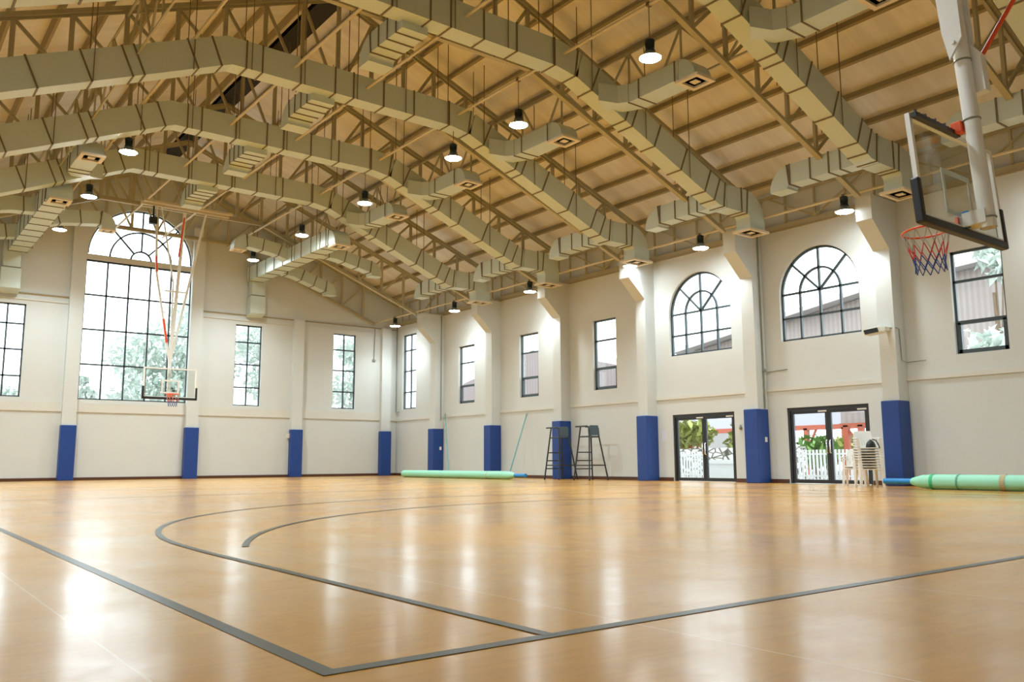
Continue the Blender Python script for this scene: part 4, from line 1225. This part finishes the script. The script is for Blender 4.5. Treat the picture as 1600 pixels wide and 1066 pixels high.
# nearer red post with braces seen right of the door
t = thing('steel_frame', 'red oxide steel frame with diagonal braces outside the door by the chairs', 'steel frame', (30, 18, -.13))
for y in (17.55, 18.15): MB().box(30, 30.18, y - .10, y + .10, -.13, 1.95).build('post', M['redsteel'], t)
MB().box(30, 30.18, 17.3, 18.4, 1.88, 2.02).build('beam', M['redsteel'], t)
MB().beam((30.09, 17.6, 1.2), (30.09, 18.15, 1.85), .07).build('diagonal', M['redsteel'], t)
MB().box(30.3, 30.5, 16.8, 18.5, 2.0, 4.2).build('panel', M['shedwall'], t)
# second roof beyond the slim windows
t = thing('outbuilding', 'low outbuilding with brown sloping roof beyond the slim side windows', 'building', (46, 50, -.13))
MB().box(41, 52, 37, 64, -.13, 6.2).build('walls', M['palmwall'], t)
mb = MB(); mb.prism([(36.5, 6.0), (42.5, 7.4), (50, 9.0), (65, 6.0), (65, 5.7), (36.5, 5.7)], 'x', 40.4, 53); mb.build('roof', M['brownroof'], t)
# long pale wall and roof beyond the end wall
t = thing('boundary_building', 'long pale building beyond the end wall windows', 'building', (8, 58, -.13))
MB().box(-6, 13.2, 57, 62, -.13, 4.4).build('walls', M['palmwall'], t)
mb = MB(); mb.prism([(56.4, 4.3), (59.5, 5.4), (62.6, 4.3)], 'x', -6.5, 13.6); mb.build('roof', M['fascia'], t)
def tree(label, base, h, blobs, leafm, barkm='bark', n=900, size=.22, group='trees beyond the windows'):
    t = thing('tree', label, 'tree', base, group)
    b = Vector(base); mb = MB()
    mb.tube([b, b + Vector((.05, .05, h * .5)), b + Vector((-.05, .1, h))], [.16, .12, .06], 8)
    for c, r in blobs:
        mb.tube([b + Vector((0, .03, h * .55)), b + Vector(c)], [.07, .025], 6)
    mb.build('trunk', M[barkm], t)
    mb = MB(); rnd = random.Random(len(label) * 31 + int(base[1] * 10))
    tot = sum(r ** 2 for c, r in blobs)
    for c, r in blobs:
        for i in range(int(n * r * r / tot)):
            v = Vector((rnd.gauss(0, 1), rnd.gauss(0, 1), rnd.gauss(0, 1))).normalized() * (r * rnd.random() ** .4)
            p = b + Vector(c) + Vector((v.x, v.y, v.z * .8))
            a = Vector((rnd.gauss(0, 1), rnd.gauss(0, 1), rnd.gauss(0, 1))).normalized()
            q = a.cross(Vector((.3, .5, .8))).normalized(); s = size * (.6 + .8 * rnd.random())
            mb._add([p - a * s * 1.3, p + q * s * .55, p + a * s * 1.3, p - q * s * .55], [(0, 1, 2, 3)])
    o = mb.build('foliage', M[leafm], t); o['kind'] = 'stuff'
    return t
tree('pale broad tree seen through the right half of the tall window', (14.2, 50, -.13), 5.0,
     [((0, 0, 7.2), 2.3), ((-2.1, .3, 6.6), 1.6), ((-1.9, 0, 4.2), 1.7), ((1.2, .5, 9.4), 1.8), ((.5, 0, 5.0), 1.9), ((2.0, 0, 6.5), 1.8)], 'leafhaze', n=5200, size=.16)
tree('small pale tree seen low through the left half of the tall window', (10.1, 52, -.13), 2.6, [((0, 0, 4.6), .5), ((-.3, 0, 5.3), .35)], 'leafhaze', n=300, size=.14)
tree('pale tree seen low through the window left of the tall one', (6.3, 54, -.13), 2.6, [((0, 0, 4.3), .9)], 'leafhaze', n=500, size=.14)
tree('bright tree filling the slim end window nearest the tall one', (18.3, 46, -.13), 3.0, [((0, 0, 5.2), 1.5), ((-.6, 0, 7.2), 1.5), ((.6, 0, 8.4), 1.2)], 'leafhaze', n=2200, size=.14)
tree('bright tree filling the slim end window nearest the corner', (23.6, 46, -.13), 3.0, [((0, 0, 5.0), 1.7), ((.3, 0, 7.4), 1.5)], 'leafhaze', n=2200, size=.14)
tree('leafy shrub beyond the picket fence, left pane of the door by the chairs', (31.5, 20.4, -.13), .5, [((0, 0, 1.1), .9), ((0, .3, .9), .7)], 'leaf', n=420, size=.16, group='shrubs beyond the doors')
tree('leafy shrub beyond the picket fence, right pane of the door by the chairs', (33.5, 18.6, -.13), .5, [((0, 0, 1.1), .8), ((0, -.2, 1.6), .5)], 'leaf', n=420, size=.16, group='shrubs beyond the doors')
tree('yellow green shrub beyond the middle of the picket fence', (36.5, 23.0, -.13), .5, [((0, 0, 1.2), .9), ((0, -1.0, 1.3), .8)], 'leafyellow', n=420, size=.16, group='shrubs beyond the doors')
tree('red stemmed shrub above the stone wall, left pane of the far door', (31, 26.6, -.13), 1.5, [((0, 0, 2.1), .9), ((0, -.7, 1.9), .7), ((0, .8, 1.7), .8)], 'leafyellow', 'redbark', n=420, size=.18, group='shrubs beyond the doors')
tree('red stemmed shrub above the stone wall, right pane of the far door', (31, 23.3, -.13), 1.5, [((0, 0, 2.2), .8), ((0, -.9, 1.7), .8), ((0, .6, 1.6), .6)], 'leafyellow', 'redbark', n=420, size=.18, group='shrubs beyond the doors')
tree('pale green tree at the foot of the shed, seen low in the near side window', (34, 14.0, -.13), 2.5, [((0, 0, 4.6), 1.3), ((0, 1.2, 4.3), .9), ((0, -.9, 5.0), .8)], 'leafhaze', n=500, size=.25)
tree('drooping pale tree above the shed roof, seen high in the near side window', (37, 15.2, -.13), 7.6, [((0, 0, 9.2), .7), ((0, -.3, 8.4), .5)], 'leafhaze', n=160, size=.30)

# ------------------------------------------------------------------ light and camera
w = bpy.data.worlds.new('overcast_sky'); bpy.context.scene.world = w; w.use_nodes = True
bg = w.node_tree.nodes['Background']; bg.inputs['Color'].default_value = (0.84, 0.94, 1.0, 1); bg.inputs['Strength'].default_value = 3.6
def portal(loc, rot, sx, sy):
    l = bpy.data.lights.new('window_portal', 'AREA'); l.shape = 'RECTANGLE'; l.size = sx; l.size_y = sy
    l.cycles.is_portal = True
    o = bpy.data.objects.new('window_portal', l); C.objects.link(o); o.location = loc; o.rotation_euler = rot

cam = bpy.data.cameras.new('camera'); co = bpy.data.objects.new('camera', cam); C.objects.link(co)
yaw, pitch, roll = math.radians(37.5598), math.radians(8.0366), math.radians(0.2827)
f = Vector((math.sin(yaw) * math.cos(pitch), math.cos(yaw) * math.cos(pitch), math.sin(pitch)))
r = Vector((math.cos(yaw), -math.sin(yaw), 0)); d = f.cross(r)
r2 = r * math.cos(roll) + d * math.sin(roll); d2 = -r * math.sin(roll) + d * math.cos(roll)
mw = Matrix(((r2.x, -d2.x, -f.x, 0), (r2.y, -d2.y, -f.y, 0), (r2.z, -d2.z, -f.z, 0.65), (0, 0, 0, 1)))
co.matrix_world = mw
cam.sensor_width = 36; cam.lens = 1330.28 * 36 / 1600; cam.clip_start = 0.05; cam.clip_end = 500
sc = bpy.context.scene; sc.camera = co
sc.view_settings.view_transform = 'Standard'; sc.view_settings.look = 'None'
sc.view_settings.gamma = 1; sc.view_settings.use_curve_mapping = False
sc.view_settings.exposure = 0.45
sc.cycles.max_bounces = 9; sc.cycles.diffuse_bounces = 6; sc.cycles.transparent_max_bounces = 16
sc.cycles.sample_clamp_indirect = 8
sc.cycles.use_denoising = True
